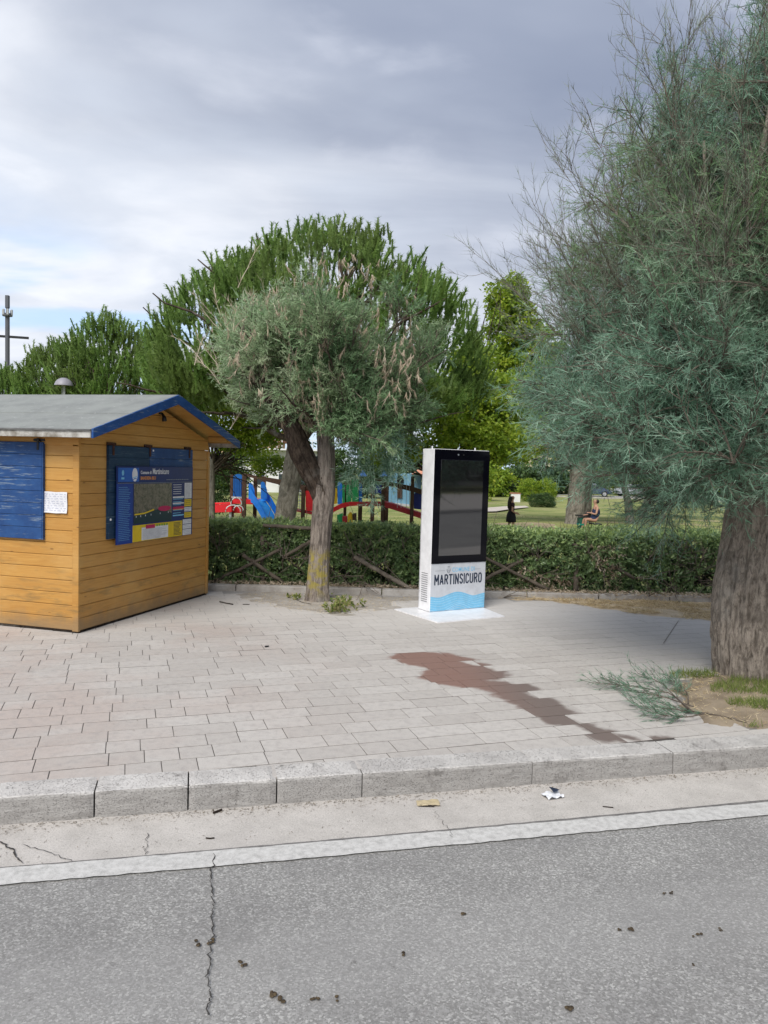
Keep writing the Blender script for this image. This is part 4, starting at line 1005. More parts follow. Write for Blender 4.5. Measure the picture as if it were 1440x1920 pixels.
# ================================================================== MIDDLE TAMARISK
RNG = np.random.default_rng(34)
MBs = np.array([-0.83, 9.95, -0.01])
mid = thing('tamarisk_tree', 'smaller olive-grey tamarisk with brown dead sprays and forked trunk in front of the hedge', 'tree', tuple(MBs))
def rel(p, b): return np.array(p) - b
tp = [rel(W(x, y, 9.95), MBs) for x, y in [(596, 1128), (598, 1060), (603, 980), (608, 920), (611, 860), (608, 800), (606, 740)]]
V, Tr, A = trunk_mesh([tp[0] + np.array([0, 0, -0.06])] + tp, [0.16, 0.145, 0.128, 0.128, 0.135, 0.108, 0.098, 0.07], 72, 130, 0.09, 0.08, 7, 2.2, 0.22)
link('trunk', np_mesh(V, Tr, A, True), BARK2, mid)
fk = [rel(W(x, y, d), MBs) for x, y, d in [(604, 935, 9.95), (588, 895, 9.93), (565, 850, 9.88), (548, 805, 9.85), (520, 765, 9.8), (487, 722, 9.75), (455, 700, 9.7)]]
V, Tr, A = trunk_mesh(fk, [0.11, 0.125, 0.14, 0.11, 0.085, 0.07, 0.04], 56, 90, 0.14, 0.10, 6, 3.0, 0)
link('fork', np_mesh(V, Tr, A, True), DARKBARK, mid)
CC = rel(W(630, 642, 9.95), MBs)
limbs2 = []
n = 24; D = nrm(limb_dirs(n, 0.1, 1.45)); P = np.tile(tp[-2], (n, 1)) + D * 0.05; limbs2.append((P, D, 1.55 * (0.8 + 0.4 * rnd(n)), (0, 0, 0.18), 0.03))
n = 9; D = limb_dirs(n, 0.1, 1.2, 1.5, 4.6); P = fk[-2] + rnd(n, 1) * (fk[-3] - fk[-2]); limbs2.append((P, D, 0.75 * (0.7 + 0.5 * rnd(n)), (0, 0, 0.15), 0.02))
n = 14; D = limb_dirs(n, -0.2, 0.3, -1.9, 1.6); P = np.tile(tp[-1] * 0.6 + tp[-3] * 0.4, (n, 1)); limbs2.append((P, D, 1.15 * (0.7 + 0.4 * rnd(n)), (0, 0, -0.2), 0.022))
def keepm(P):
    d = (P - CC) / np.array([1.45, 1.3, 1.55]); q = np.linalg.norm(d, axis=1) < 0.92 + 0.16 * rnd(len(P))
    low = (P[:, 0] > 0.25) & (P[:, 0] < 1.25) & (P[:, 2] > 1.55) & (P[:, 2] < 2.6) & (P[:, 1] < 0.7)
    return (q | low) & ~((P[:, 2] < 2.15) & (P[:, 0] < 0.22))
def colm(P, c): return np.clip(c * 0.85 + np.clip(-(P[:, 0] - 0.0) / 1.6, -0.1, 0.3), 0, 1)
lpm, b1m, b2m = tamarisk(mid, MBs, limbs2, 12, 10, 15, 2, 0.0105, 0.0085, 0.48, 0.28, 0.075, 0.04, L_TAM2, 0.3, 0.05, keepm, colm)
# sparse sprigs hanging low on the right of the trunk
n = 22; P = np.array([rel(W(x, yy, 9.6 + random.random() * .3), MBs) for x, yy in [(650, 850), (668, 850), (690, 850), (700, 860), (716, 850), (735, 850), (755, 850), (690, 860)] + [(random.uniform(640, 780), random.uniform(770, 850)) for _ in range(14)]]); D = nrm(np.array([[0.1, -0.3, -1.0]]) + RNG.normal(size=(n, 3)) * 0.15)
hp = grow(P, D, np.array([.35, .5, .55, .45, .4, .35, .25, .75] + [.4] * 14), 6, 0.1, (0, 0, -0.2), 0.1)
P, D, _, _ = spawn(hp, 16, 0.0, 1.0, (0.5, 1.2)); h1 = grow(P, D, 0.13 + 0.1 * rnd(len(P)), 3, 0.2, (0, 0, -0.3), 0.2)
P, D, _, _ = spawn(h1, 14, 0.0, 1.0, (0.4, 1.1)); 
plant('hanging_sprigs', [tubes(hp, 0.005, 0.002, 3), ribbons(P, D, 0.05 + 0.06 * rnd(len(P)), 0.008, None, 1)], L_TAM, mid, kind='stuff')
# dead brown sprays
n = 260; Dd = rdir(n); Dd[:, 1] = -np.abs(Dd[:, 1]) * 0.9; Dd[:, 2] = Dd[:, 2] * 0.75 - 0.12; Pd = CC + nrm(Dd) * np.array([1.2, 1.15, 1.15]) * (0.75 + 0.25 * rnd(n))[:, None]
Pd = Pd[(Pd[:, 2] > 1.9)]
Pd = np.concatenate([Pd, np.array([rel(W(x + random.gauss(0, 14), y + random.gauss(0, 14), 8.95 + random.random() * 0.4), MBs) for x, y in [(560, 720), (580, 700), (590, 730), (600, 740), (630, 710), (700, 650), (740, 660), (760, 650), (770, 690), (720, 720), (700, 740), (740, 720), (660, 620), (500, 600), (470, 640), (440, 660), (455, 610), (520, 560), (480, 700), (610, 590), (750, 740), (665, 805), (590, 760)] for _ in range(5)])])
n = len(Pd); hs = grow(Pd, nrm(np.array([[0, -0.2, -1.0]]) + RNG.normal(size=(n, 3)) * 0.35), 0.07 + 0.17 * rnd(n) ** 1.5, 4, 0.16, (0, 0, -0.5), 0.25)
P, D, par, _ = spawn(hs, 18, 0.0, 1.0, (0.15, 0.6)); cd = RNG.random(n)[par] * 0.6 + 0.4 * rnd(len(P))
plant('dead_sprays', [tubes(hs, 0.005, 0.002, 3), ribbons(P, D, 0.04 + 0.06 * rnd(len(P)), 0.009, None, 1, cd)], L_DEAD, mid, kind='stuff')
n = 60; P = CC + np.array([-1.15, 0, -0.15]) + RNG.normal(size=(n, 3)) * np.array([0.25, 0.4, 0.35]); bs = grow(P, nrm(np.array([[-0.25, 0, 1]]) + RNG.normal(size=(n, 3)) * 0.3), 0.35 + 0.3 * rnd(n), 4, 0.12)
P, D, _, _ = spawn(bs, 22, 0, 1, (0.3, 0.9), 0.1); plant('bare_shoots', [tubes(bs, 0.005, 0.002, 3), ribbons(P, D, 0.08 + 0.08 * rnd(len(P)), 0.006, None, 1)], L_DEAD, mid, kind='stuff')

# ================================================================== PINES
RNG = np.random.default_rng(5)
def pine(name_label, C, R, base, tr, n, lumps, tuft=0.36, seed=1, needles=44, limbs_n=26, squash=0.35, wn=0.014):
    root = thing('pine_tree', name_label, 'tree', tuple(base))
    C = np.array(C) - base; R = np.array(R)
    V, Tr, A = trunk_mesh(*tr, 40, 70, 0.10, 0.06, 6, 3.0, 0.15); link('trunk', np_mesh(V, Tr, A, True), PINEBARK, root)
    top = np.array(tr[0][-1])
    D = rdir(n * 2); D[:, 2] = np.where(D[:, 2] < 0, D[:, 2] * squash, D[:, 2]); Dn = nrm(D)
    lob = vnoise(Dn[:, 0] * lumps + 10 + seed, Dn[:, 1] * lumps + 10, Dn[:, 2] * lumps + 10)
    rad = (0.86 + 0.26 * lob) - 0.22 * rnd(len(D)) ** 2
    P = C + D * R * rad[:, None]; hole = vnoise(P[:, 0] * 1.1 + 33, P[:, 1] * 1.1 + 3 + seed, P[:, 2] * 1.1 + 9)
    P = P[(hole > 0.37)][:n]; Dn = nrm((P - C) / R); n = len(P)
    # candles: outward then curving up
    ax = nrm(Dn * 0.42 + np.array([0, 0, 0.85]) + RNG.normal(size=(n, 3)) * 0.18)
    P, ax = np.repeat(P, 4, 0), np.repeat(ax, 4, 0); P = P + RNG.normal(size=P.shape) * tuft * 0.33; ax = nrm(ax + RNG.normal(size=P.shape) * 0.18); n = len(P)
    L = tuft * (0.55 + 0.6 * rnd(n)); st = grow(P - ax * L[:, None] * 0.6, ax, L * 1.35, 3, 0.06, (0, 0, 0.4), 0.2)
    core = tubes(st[:, 1:], 0.030 * tuft / 0.42, 0.020 * tuft / 0.42, 3); cid = np.repeat(RNG.random(n) * 0.5, 3 * 3)
    tt = (0.30 + 0.70 * rnd(n, needles)); k = tt * 2.999; i = k.astype(int); f = (k - i)[..., None]; ar = np.arange(n)[:, None]
    A_, B_ = st[ar, i], st[ar, i + 1]; Pn = (A_ + (B_ - A_) * f).reshape(-1, 3); Tn = nrm(B_ - A_).reshape(-1, 3)
    a = (0.70 + 0.50 * rnd(len(Pn)))[:, None]; Dd = nrm(Tn * np.cos(a) + perp(Tn) * np.sin(a))
    cv = np.repeat(RNG.random(n), needles) * 0.55 + 0.45 * rnd(len(Pn))
    plant('needles', [(core[0], core[1], cid), ribbons(Pn, Dd, tuft * (0.20 + 0.11 * rnd(len(Pn))), wn, None, 1, np.clip(cv, 0, 1))], L_PINE, root, kind='stuff')
    D = limb_dirs(limbs_n, -0.05, 1.2); tg = C + D * R * np.array([0.8, 0.8, 0.75]); Pb = np.array(top) - np.array([0, 0, 1]) * rnd(limbs_n, 1) * 0.9
    lb = grow(Pb, tg - Pb, np.linalg.norm(tg - Pb, axis=1), 8, 0.10, (0, 0, 0.1), 0.1)
    P, D, _, _ = spawn(lb, 9, 0.25, 1, (0.3, 0.9), 0.2); l2 = grow(P, D, R[0] * (0.18 + 0.2 * rnd(len(P))), 5, 0.16, (0, 0, 0.25), 0.2)
    plant('limbs', [tubes(lb, 0.09 * R[0] / 4, 0.03 * R[0] / 4, 6), tubes(l2, 0.035 * R[0] / 4, 0.012 * R[0] / 4, 4)], DARKBARK, root, smooth=True)
    return root
def pbase(x, d):
    p = W(x, 900, d); return np.array([p[0], d, ground_h(p[0], d) - 0.05])
def r_(pts, b): return [np.array(p) - b for p in pts]
b = pbase(530, 19.5)
pine('big round stone pine with green candle tufts and a grey leaning trunk behind the hedge', W(586, 710, 20), (4.4, 3.9, 3.25), b,
     ([np.array([0, 0, -0.1])] + r_([W(530, 1000, 19.5), W(541, 930, 19.5), W(552, 860, 19.6), (W(566, 780, 19.8))], b) , [0.30, 0.27, 0.25, 0.23, 0.20]), 1950, 2.4, 0.42, 1, 44, 26, 0.35, 0.0155)
for lab, px, d, cx_, cy_, R_, n_, sd_ in [
    ('middle-sized pine left of the big one, its bushy crown joining it above the hut roof', 200, 27, 205, 738, (1.9, 2.0, 2.35), 620, 3),
    ('low rounded pine above the middle of the hut roof, behind the dome lamp', 110, 29, 120, 748, (1.65, 2.0, 1.8), 480, 5),
    ('small dark pine top at the left edge of the photo, below the mast', 10, 30, 8, 760, (0.95, 1.2, 1.2), 240, 8)]:
    b = pbase(px, d)
    pine(lab, W(cx_, cy_, d), R_, b, ([np.array([0, 0, -0.1]), np.array([0.05, 0, 1.2]), np.array([0.0, 0, 2.6])], [0.22, 0.19, 0.15]), n_, 2.6, 0.44, sd_, 32, 12, 0.8, 0.02)

RNG = np.random.default_rng(6)
# ================================================================== BROADLEAF TREES AND SHRUBS
def broad(kind, label, base, tr, blobs, m, n, ls, cat='tree', tmat=None, group=None, clump=0.28, hold=0.30, up=0.2):
    """blobs: (centre, radii, weight); leaves in clumps spread through the crown volume"""
    root = thing(kind, label, cat, tuple(base), 0, group)
    C = [np.array(c) - base for c, _, _ in blobs]; wts = np.array([q_[2] for q_ in blobs], float); wts /= wts.sum()
    ps = []
    for c, (cc_, R, _), w_ in zip(C, blobs, wts):
        k = max(4, int(n * w_ / 26)); D = rdir(k * 2); rad = (0.78 + 0.36 * vnoise(D[:, 0] * 2.4 + c[0] + 20, D[:, 1] * 2.4 + 20, D[:, 2] * 2.4 + 20)) * (1 - 0.45 * rnd(len(D)) ** 2)
        q_ = c + D * np.array(R) * rad[:, None]; h_ = vnoise(q_[:, 0] * 1.6 + 50, q_[:, 1] * 1.6 + 50, q_[:, 2] * 1.6 + 50); q_ = q_[h_ > hold][:k]; ps.append((q_, c, np.array(R)))
    P = []; Dl = []; cv = []
    for q_, c, R in ps:
        a = nrm((q_ - c) / R); k = 26; r0 = RNG.normal(size=(len(q_), k, 3)) * clump * np.array([1, 1, 0.6]) * 0.55
        P.append((q_[:, None] + r0).reshape(-1, 3)); Dl.append(nrm(np.repeat(a, k, 0) * 0.5 + rdir(len(q_) * k) + np.array([0, 0, -0.25]))); cv.append(np.repeat(rnd(len(q_)), k) * 0.5 + 0.5 * rnd(len(q_) * k))
    P = np.concatenate(P); Dl = np.concatenate(Dl); cv = np.concatenate(cv)
    nor = nrm(rdir(len(P)) * 0.75 + np.array([0, 0, 1.0]))
    plant('leaves', [leaves(P, Dl, ls * (0.7 + 0.6 * rnd(len(P))), ls * 0.72 * (0.7 + 0.6 * rnd(len(P))), cv, 0.15, nor)], m, root, kind='stuff')
    if tr is not None:
        V, Tr, A = trunk_mesh(*tr, 28, 50, 0.08, 0.06, 5, 3.0, 0.12); link('trunk', np_mesh(V, Tr, A, True), tmat or PINEBARK, root)
        top = np.array(tr[0][-1]); tg = np.concatenate([q_[:: max(1, len(q_) // 9)][:9] for q_, _, _ in ps]); Pb = np.tile(top, (len(tg), 1)) - np.array([0, 0, 0.5]) * rnd(len(tg), 1)
        lb = grow(Pb, tg - Pb, np.linalg.norm(tg - Pb, axis=1), 6, 0.1); r1 = tr[1][-1]
        plant('limbs', [tubes(lb, r1 * 0.4, r1 * 0.08, 5)], DARKBARK, root, smooth=True)
    return root
def strunk(b, h, r0, r1, lean=0.0): return ([np.array([0, 0, -0.1]), np.array([lean * 0.4, 0, h * 0.5]), np.array([lean, 0, h])], [r0, (r0 + r1) / 2, r1])
b = pbase(875, 34)
broad('plane_tree', 'tall bright yellow-green tree with a narrow pointed top rising right of the kiosk', b, strunk(b, 3.0, 0.22, 0.14, -0.1),
      [(W(958, 600, 33), (0.95, 1.2, 1.5), 1.5), (W(950, 560, 33), (0.75, 0.9, 1.15), 1.2), (W(985, 690, 33), (1.4, 1.5, 1.3), 1.6), (W(930, 700, 33), (1.3, 1.3, 1.1), 1.3), (W(1010, 650, 34), (1.1, 1.2, 1.2), 1), (W(890, 735, 33), (1.2, 1.2, 1.0), 1.1)], L_BROAD, 18000, 0.17)
b = pbase(835, 25)
broad('plane_tree', 'broad bright green tree whose low crown hangs behind the top of the black totem', b, strunk(b, 2.1, 0.16, 0.12),
      [(W(800, 800, 24), (1.35, 1.3, 0.9), 1.5), (W(880, 770, 25), (1.2, 1.3, 1.1), 1.5), (W(930, 830, 24), (1.1, 1.1, 0.55), 1), (W(860, 720, 26), (0.9, 1.1, 0.75), 1), (W(960, 760, 25), (1.2, 1.2, 1.0), 1.2), (W(740, 830, 24), (0.9, 0.9, 0.6), 0.8), (W(885, 680, 26), (0.7, 0.9, 0.8), .6)], L_BROAD, 24000, 0.135)
b = T(1077, 983)
broad('plane_tree', 'green tree on a thick pale trunk beside the seated woman', b, strunk(b, 2.9, 0.40, 0.32, 0.1),
      [(b + np.array([-1.6, 0, 4.0]), (2.2, 1.8, 1.1), 1.5), (b + np.array([1.8, 0, 4.2]), (2.6, 1.8, 1.2), 1.5), (b + np.array([0, 0, 5.3]), (2.4, 2.0, 1.6), 1.5)], L_BROAD, 16000, 0.17)
b = T(1096, 980)
broad('plane_tree', 'slimmer pale trunk close to the right of the thick one, small green crown', b, strunk(b, 2.8, 0.30, 0.22, 0.05),
      [(b + np.array([1.2, 0.3, 4.2]), (2.0, 1.5, 1.1), 1.5)], L_BROAD, 6000, 0.17)
b = T(1176, 982)
broad('olive_tree', 'leaning grey forked trunk in the park seen between the big tamarisk sprays', b, ([np.array([0.15, 0, -0.1]), np.array([0, 0, 0.9]), np.array([-0.35, 0, 2.2])], [0.20, 0.17, 0.13]),
      [(b + np.array([0.2, 0, 3.4]), (2.2, 1.6, 1.0), 1.5)], L_DARK, 6000, 0.15)
b = T(1208, 972)
broad('olive_tree', 'second leaning park trunk under the big tamarisk, tilted to the right', b, ([np.array([-0.1, 0, -0.1]), np.array([0.1, 0, 0.9]), np.array([0.5, 0, 2.4])], [0.22, 0.18, 0.13]),
      [(b + np.array([0.9, 0, 3.6]), (2.2, 1.6, 1.0), 1.5)], L_DARK, 6000, 0.15)
b = T(1240, 975)
broad('olive_tree', 'thin dark slanting stem at the right of the park lawn', b, ([np.array([0.15, 0, -0.1]), np.array([-0.05, 0, 0.8]), np.array([-0.5, 0, 2.2])], [0.09, 0.08, 0.06]),
      [(b + np.array([0.6, 0, 3.2]), (1.9, 1.4, 0.9), 1.5)], L_DARK, 4000, 0.15)
b = T(928, 922)
broad('plane_tree', 'park tree with a slim grey trunk right of the totem near the white railing', b, strunk(b, 3.6, 0.26, 0.2),
      [(b + np.array([0, 0, 5.0]), (3.4, 2, 1.6), 1.5), (b + np.array([2.8, 0, 4.6]), (2.5, 2, 1.3), 1)], L_BROAD, 8000, 0.24)
b = pbase(418, 30)
broad('cypress_shrub', 'dark evergreen shrub beside the right corner of the hut behind the hedge', b, None, [(W(418, 905, 30), (0.85, 0.6, 1.2), 1), (W(440, 875, 30), (0.6, 0.5, 0.9), .6)], L_DARK, 9000, 0.08, 'shrub', clump=0.18, hold=0.1)
b = pbase(398, 22)
broad('mulberry_tree', 'light green leafy branches hanging over the hut roof end in front of the pines', b, strunk(b, 2.4, 0.1, 0.07), [(W(425, 790, 22), (0.75, 0.7, 0.75), 1), (W(465, 810, 22), (0.55, 0.6, 0.7), .7), (W(405, 740, 23), (0.7, .7, .6), .7), (W(500, 800, 23.5), (0.5, .6, .8), .8), (W(500, 870, 25), (0.55, .6, .35), .5)], L_BROAD, 14000, 0.09, clump=0.2, tmat=PINEBARK)
b = T(1005, 950)
broad('clipped_bush', 'low dark clipped bush on the lawn right of the standing girl', b, None, [(b + np.array([0.55, 0, 0.42]), (0.75, 0.5, 0.5), 1), (b + np.array([-0.05, 0, 0.42]), (0.55, 0.5, 0.5), .8), (b + np.array([0.9, 0, 0.35]), (0.45, 0.5, 0.45), .5)], L_DARK, 12000, 0.055, 'bush', clump=0.12, hold=0.05)
b = T(988, 940)
broad('bush', 'loose light green bush above and behind the low clipped bush', b, None, [(b + np.array([0, 0, 0.9]), (0.9, 0.8, 0.95), 1), (b + np.array([1.6, 0, 1.1]), (1.0, 0.8, 0.8), 1)], L_BROAD, 6000, 0.12, 'bush', clump=0.2, hold=0.2)
# far tree masses that close the view
far = [(395, 60, 2.6), (455, 75, 2.0), (520, 80, 2.2), (600, 62, 3.8), (665, 60, 4.0), (735, 62, 4.2), (800, 60, 4.4), (865, 62, 4.2), (900, 75, 3.0), (965, 78, 2.8), (1010, 90, 3.2), (1065, 95, 3.0), (1150, 96, 5.5), (1215, 95, 4.5), (1285, 90, 5.5), (1350, 85, 5.5), (330, 55, 3.5), (250, 55, 3.5), (170, 60, 3.4), (60, 60, 3.2)]
words = ['behind the hut corner', 'left of the white block', 'over the slide', 'behind the pine trunk', 'behind the coloured fence', 'behind the climbing ramp', 'behind the blue playhouse', 'behind the totem', 'right of the totem, far off', 'behind the standing girl', 'left of the yellow house', 'right of the yellow house', 'above the blue car', 'behind the leaning trunks', 'behind the big tamarisk skirt', 'behind the big tamarisk trunk', 'behind the hut gable, far off', 'behind the hut roof, far off', 'behind the dome lamp, far off', 'behind the mast foot, far off']
for (x, d, h), wd_ in zip(far, words):
    b = pbase(x, d); sc = d / 60
    broad('distant_tree', 'distant dark green tree ' + wd_, b, None, [(b + np.array([0, 0, h * 0.62]), (2.2 * sc, 1.5, h * 0.55), 1), (b + np.array([1.5 * sc, 0.5, h * 0.45]), (1.5 * sc, 1.2, h * 0.45), .7), (b + np.array([-1.6 * sc, 0.3, h * 0.4]), (1.3 * sc, 1.2, h * 0.4), .6)],
          L_BROAD if random.random() < 0.3 else L_DARK, 3200, 0.28 * sc, group='distant trees beyond the park', clump=0.45 * sc, hold=0.1)

RNG = np.random.default_rng(7)
# ================================================================== HEDGE AND LOG FENCE
hx0, hx1 = -2.75, 7.2
hed = thing('hedge', 'long waist-high clipped pittosporum hedge with glossy leaves behind the rear kerb', 'hedge', ((hx0 + hx1) / 2, 11.15, 0))
hb = np.array([(hx0 + hx1) / 2, 11.15, 0])
def hfront(x, z): return 10.80 + 0.10 * (vnoise(x * 1.3 + 5, z * 1.6 + 5, x * 0 + 1) * 2 - 1) + 0.16 * np.clip(0.35 - z, 0, 1) * 1.2
def htop(x, y): return 0.905 + 0.05 * (vnoise(x * 1.5 + 15, y * 2 + 5, x * 0 + 4) * 2 - 1)
n = 5600; x = hx0 + (hx1 - hx0) * rnd(n); z = 0.05 + 0.85 * rnd(n) ** 0.8; dp = np.abs(RNG.normal(size=n)) * 0.10
hol = vnoise(x * 2.6 + 60, z * 3.2 + 60, x * 0 + 2); kp = (hol > 0.27) | (z > 0.62) ; x, z, dp = x[kp], z[kp], dp[kp]; n = len(x)
Pf = np.stack([x, hfront(x, z) + dp, z], -1); Df = nrm(np.array([[0, -1.0, 0.35]]) + RNG.normal(size=(n, 3)) * 0.55)
m2 = 3800; xt = hx0 + (hx1 - hx0) * rnd(m2); yt = 10.82 + 0.75 * rnd(m2); Pt = np.stack([xt, yt, htop(xt, yt) - 0.05 * rnd(m2)], -1); Dt = nrm(np.array([[0, -0.15, 1.0]]) + RNG.normal(size=(m2, 3)) * 0.45)
# loose growth: some shoots stand proud of the clipped top
Pt[:250, 2] += 0.07 * rnd(250)
def rosettes(P, D, k, L, wd_, colr):
    n = len(P); D0 = np.repeat(D, k, 0); a = (0.5 + 0.8 * rnd(n * k))[:, None]; sd_ = perp(D0); Dl = nrm(D0 * np.cos(a) + sd_ * np.sin(a)); nor = nrm(D0 * np.sin(a) - sd_ * np.cos(a) + RNG.normal(size=(n * k, 3)) * 0.2)
    L_ = L * (0.6 + 0.7 * rnd(n * k)); Pq = np.repeat(P, k, 0) + RNG.normal(size=(n * k, 3)) * 0.014
    return leaves(Pq, Dl, L_, L_ * wd_, np.clip(np.repeat(colr, k) + 0.12 * RNG.normal(size=n * k), 0, 1), 0.12, nor)
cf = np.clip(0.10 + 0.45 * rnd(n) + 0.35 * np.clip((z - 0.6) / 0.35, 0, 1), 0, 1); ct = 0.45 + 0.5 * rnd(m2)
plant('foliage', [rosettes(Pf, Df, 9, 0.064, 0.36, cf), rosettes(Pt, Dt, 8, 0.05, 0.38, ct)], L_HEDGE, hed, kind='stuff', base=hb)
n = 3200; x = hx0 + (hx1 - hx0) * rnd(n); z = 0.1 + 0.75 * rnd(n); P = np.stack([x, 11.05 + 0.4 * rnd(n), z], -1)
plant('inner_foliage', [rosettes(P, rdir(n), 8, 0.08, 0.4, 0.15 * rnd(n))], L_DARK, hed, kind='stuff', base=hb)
n = 190; x = hx0 + (hx1 - hx0) * rnd(n); P = np.stack([x, 11.0 + 0.3 * rnd(n), x * 0], -1); hs_ = grow(P, nrm(np.array([[0, -0.2, 1]]) + RNG.normal(size=(n, 3)) * 0.4), 0.8 + 0.2 * rnd(n), 6, 0.16)
P, D, _, _ = spawn(hs_, 7, 0.15, 0.95, (0.4, 1.1)); h2 = grow(P, D, 0.25 + 0.25 * rnd(len(P)), 4, 0.18, (0, -0.3, 0.1), 0.15)
V_, T_, A_ = join([tubes(hs_, 0.011, 0.005, 5), tubes(h2, 0.005, 0.0025, 4)])
o = link('stems', np_mesh(V_ - hb, T_, A_, True), worn('hedge_stem', (0.20, 0.17, 0.14), (0.10, 0.08, 0.065), 9, 0.9, .1), hed); o['kind'] = 'stuff'
# brown dry patch within the hedge
n = 420; x = 1.9 + 1.5 * rnd(n); z = 0.1 + 0.65 * rnd(n); P = np.stack([x, hfront(x, z) + 0.02, z], -1); kp = vnoise(x * 2 + 3, z * 2 + 3, x * 0 + 8) > 0.5; P = P[kp]
plant('dry_leaves', [rosettes(P, nrm(np.array([[0, -1.0, -0.3]]) + RNG.normal(size=(len(P), 3)) * 0.5), 6, 0.05, 0.35, rnd(len(P)))], L_DEAD, hed, kind='stuff', base=hb)

fen = thing('log_fence', 'weathered rustic log fence with crossed rails half buried in the hedge', 'fence', (0, 10.78, 0))
def lg(name, a, b_, r=0.025, d=10.80):
    A0 = W(a[0], a[1], d) - np.array([0, 10.78, 0]); B0_ = W(b_[0], b_[1], d) - np.array([0, 10.78, 0]); n = 8; pts = [A0 + (B0_ - A0) * k / n + np.array([random.gauss(0, .004), random.gauss(0, .004), random.gauss(0, .004)]) for k in range(n + 1)]
    MB().tube(pts, [r * random.uniform(.85, 1.1) for _ in pts], 9).build(name, LOG if d < 10.7 else DLOG, fen, smooth=True)
DLOG = worn('shaded_log', (0.15, 0.125, 0.10), (0.08, 0.066, 0.054), 8, 0.9, 0.1, 0.006)
lg('top_rail', (493, 985), (600, 992)); lg('brace', (398, 1092), (530, 1028)); lg('brace', (455, 1040), (530, 1092), 0.028); lg('brace', (530, 1045), (582, 1015), 0.026)
lg('brace', (664, 1044), (782, 1112), 0.034, 10.66); lg('brace', (905, 1044), (1030, 1106)); lg('brace', (1072, 1018), (1190, 1085)); lg('brace', (905, 1088), (980, 1050), 0.026)
lg('post', (1079, 1110), (1083, 1022), 0.04); lg('post', (493, 1105), (492, 1000), 0.035, 10.9)

# ================================================================== PLAY AREA
P0 = 26.0
DKW = worn('brown_stained_post', (0.10, 0.055, 0.035), (0.06, 0.035, 0.025), 12, 0.7, 0.25); REDP = flat('red_play_panel', (0.75, 0.02, 0.03), 0.4, 0.4); REDD = flat('dark_red_rail', (0.42, 0.025, 0.035), 0.5)
SLB = flat('bright_blue_plastic', (0.02, 0.24, 0.88), 0.3, 0.5); PBL = flat('blue_play_panel', (0.015, 0.14, 0.48), 0.4); GRN = flat('green_play_panel', (0.03, 0.38, 0.12), 0.4); YEL = flat('yellow_play_panel', (0.75, 0.48, 0.02), 0.4)
SALM = flat('salmon_roof', (0.72, 0.33, 0.22), 0.6); LBL = flat('light_blue_boards', (0.22, 0.45, 0.62), 0.6); NAVY = flat('navy_panel', (0.01, 0.025, 0.22), 0.4); WTUBE = flat('white_tube', (0.75, 0.75, 0.76), 0.35); PGREY = flat('grey_steel', (0.42, 0.43, 0.44), 0.4)
class Loc:
    def __init__(s, name, label, cat, x, d, group=None):
        p = W(x, 900, d); s.b = np.array([p[0], d, float(ground_h(p[0], d))]); s.d = d; s.r = thing(name, label, cat, tuple(s.b), 0, group)
    def p(s, x, y, dd=0.0): return W(x, y, s.d + dd) - s.b
    def bar(s, name, m, a, b_, r=0.05, dd=0.0, n=8, dd2=None): return MB().tube([s.p(*a, dd), s.p(*b_, dd if dd2 is None else dd2)], r, n).build(name, m, s.r, smooth=False)
    def post(s, x, ytop, r=0.055, dd=0.0, m=None, name='post'):
        a = s.p(x, ytop, dd); return MB().box((a[0], a[1], a[2] / 2 - 0.05), (r * 2, r * 2, a[2] + 0.1), None, 0.008).build(name, m or DKW, s.r)
    def slab(s, name, m, pts, th=0.05, dd=0.0): return MB().prism([s.p(x, y, dd) for x, y in pts], (0, th, 0)).build(name, m, s.r)
sl = Loc('slide_tower', 'play tower with blue arched panel and bright blue slide left of the pine trunk', 'play tower', 460, P0)
for x, y, dd, r in ((435, 890, 0, .05), (458.5, 888, 0, .07), (437, 890, 1.1, .05), (479, 893, 0.9, .06), (496, 893, 1.1, .05)): sl.post(x, y, r, dd)
arch = [(437, 932), (437, 896)] + [(446.5 - 9.5 * math.cos(a), 895 - 6 * math.sin(a)) for a in np.linspace(0.2, PI - 0.2, 9)] + [(456, 896), (456, 932)]
sl.slab('arched_panel', PBL, arch[::-1], 0.03, -0.03)
for x in (440, 444, 448, 452): sl.bar('panel_rod', NAVY, (x, 930), (x, 897), 0.008, -0.05, 5)
sl.slab('deck', REDP, [(434, 944), (434, 935), (482, 937), (482, 946)], 1.1, -0.05); sl.slab('deck_rail', PGREY, [(434, 934), (434, 930.5), (457, 932), (457, 935)], 0.04, -0.06)
sl.slab('skirt', REDP, [(434, 962), (434, 946), (458, 947), (458, 962)], 0.04, 0.05)
# slide: curved chute with raised sides
cps = [(481, 934), (489, 938), (496, 948), (504, 962), (513, 980), (522, 988)]
def chute(off, h, name, m, wd_=0.03):
    mb = MB(); pts = []
    for i, (x, y) in enumerate(cps):
        p = sl.p(x + off[0], y + off[1], -0.1 * i + off[2]); pts.append(p)
    vs = []
    for i, p in enumerate(pts):
        hh = h if i else h * 1.9; vs += [p + np.array([0, 0, -0.04]), p + np.array([0, 0, hh]), p + np.array([wd_, 0.01, hh]), p + np.array([wd_, 0.01, -0.04])]
    fs = [(4 * i + j, 4 * i + (j + 1) % 4, 4 * i + 4 + (j + 1) % 4, 4 * i + 4 + j) for i in range(len(pts) - 1) for j in range(4)] + [(0, 1, 2, 3), tuple(range(4 * len(pts) - 4, 4 * len(pts)))[::-1]]
    mb.add(vs, fs).build(name, m, sl.r)
chute((-15, 3, 0), 0.26, 'slide_side', SLB); chute((11, 0, 0.35), 0.26, 'slide_side', SLB)
vs = []
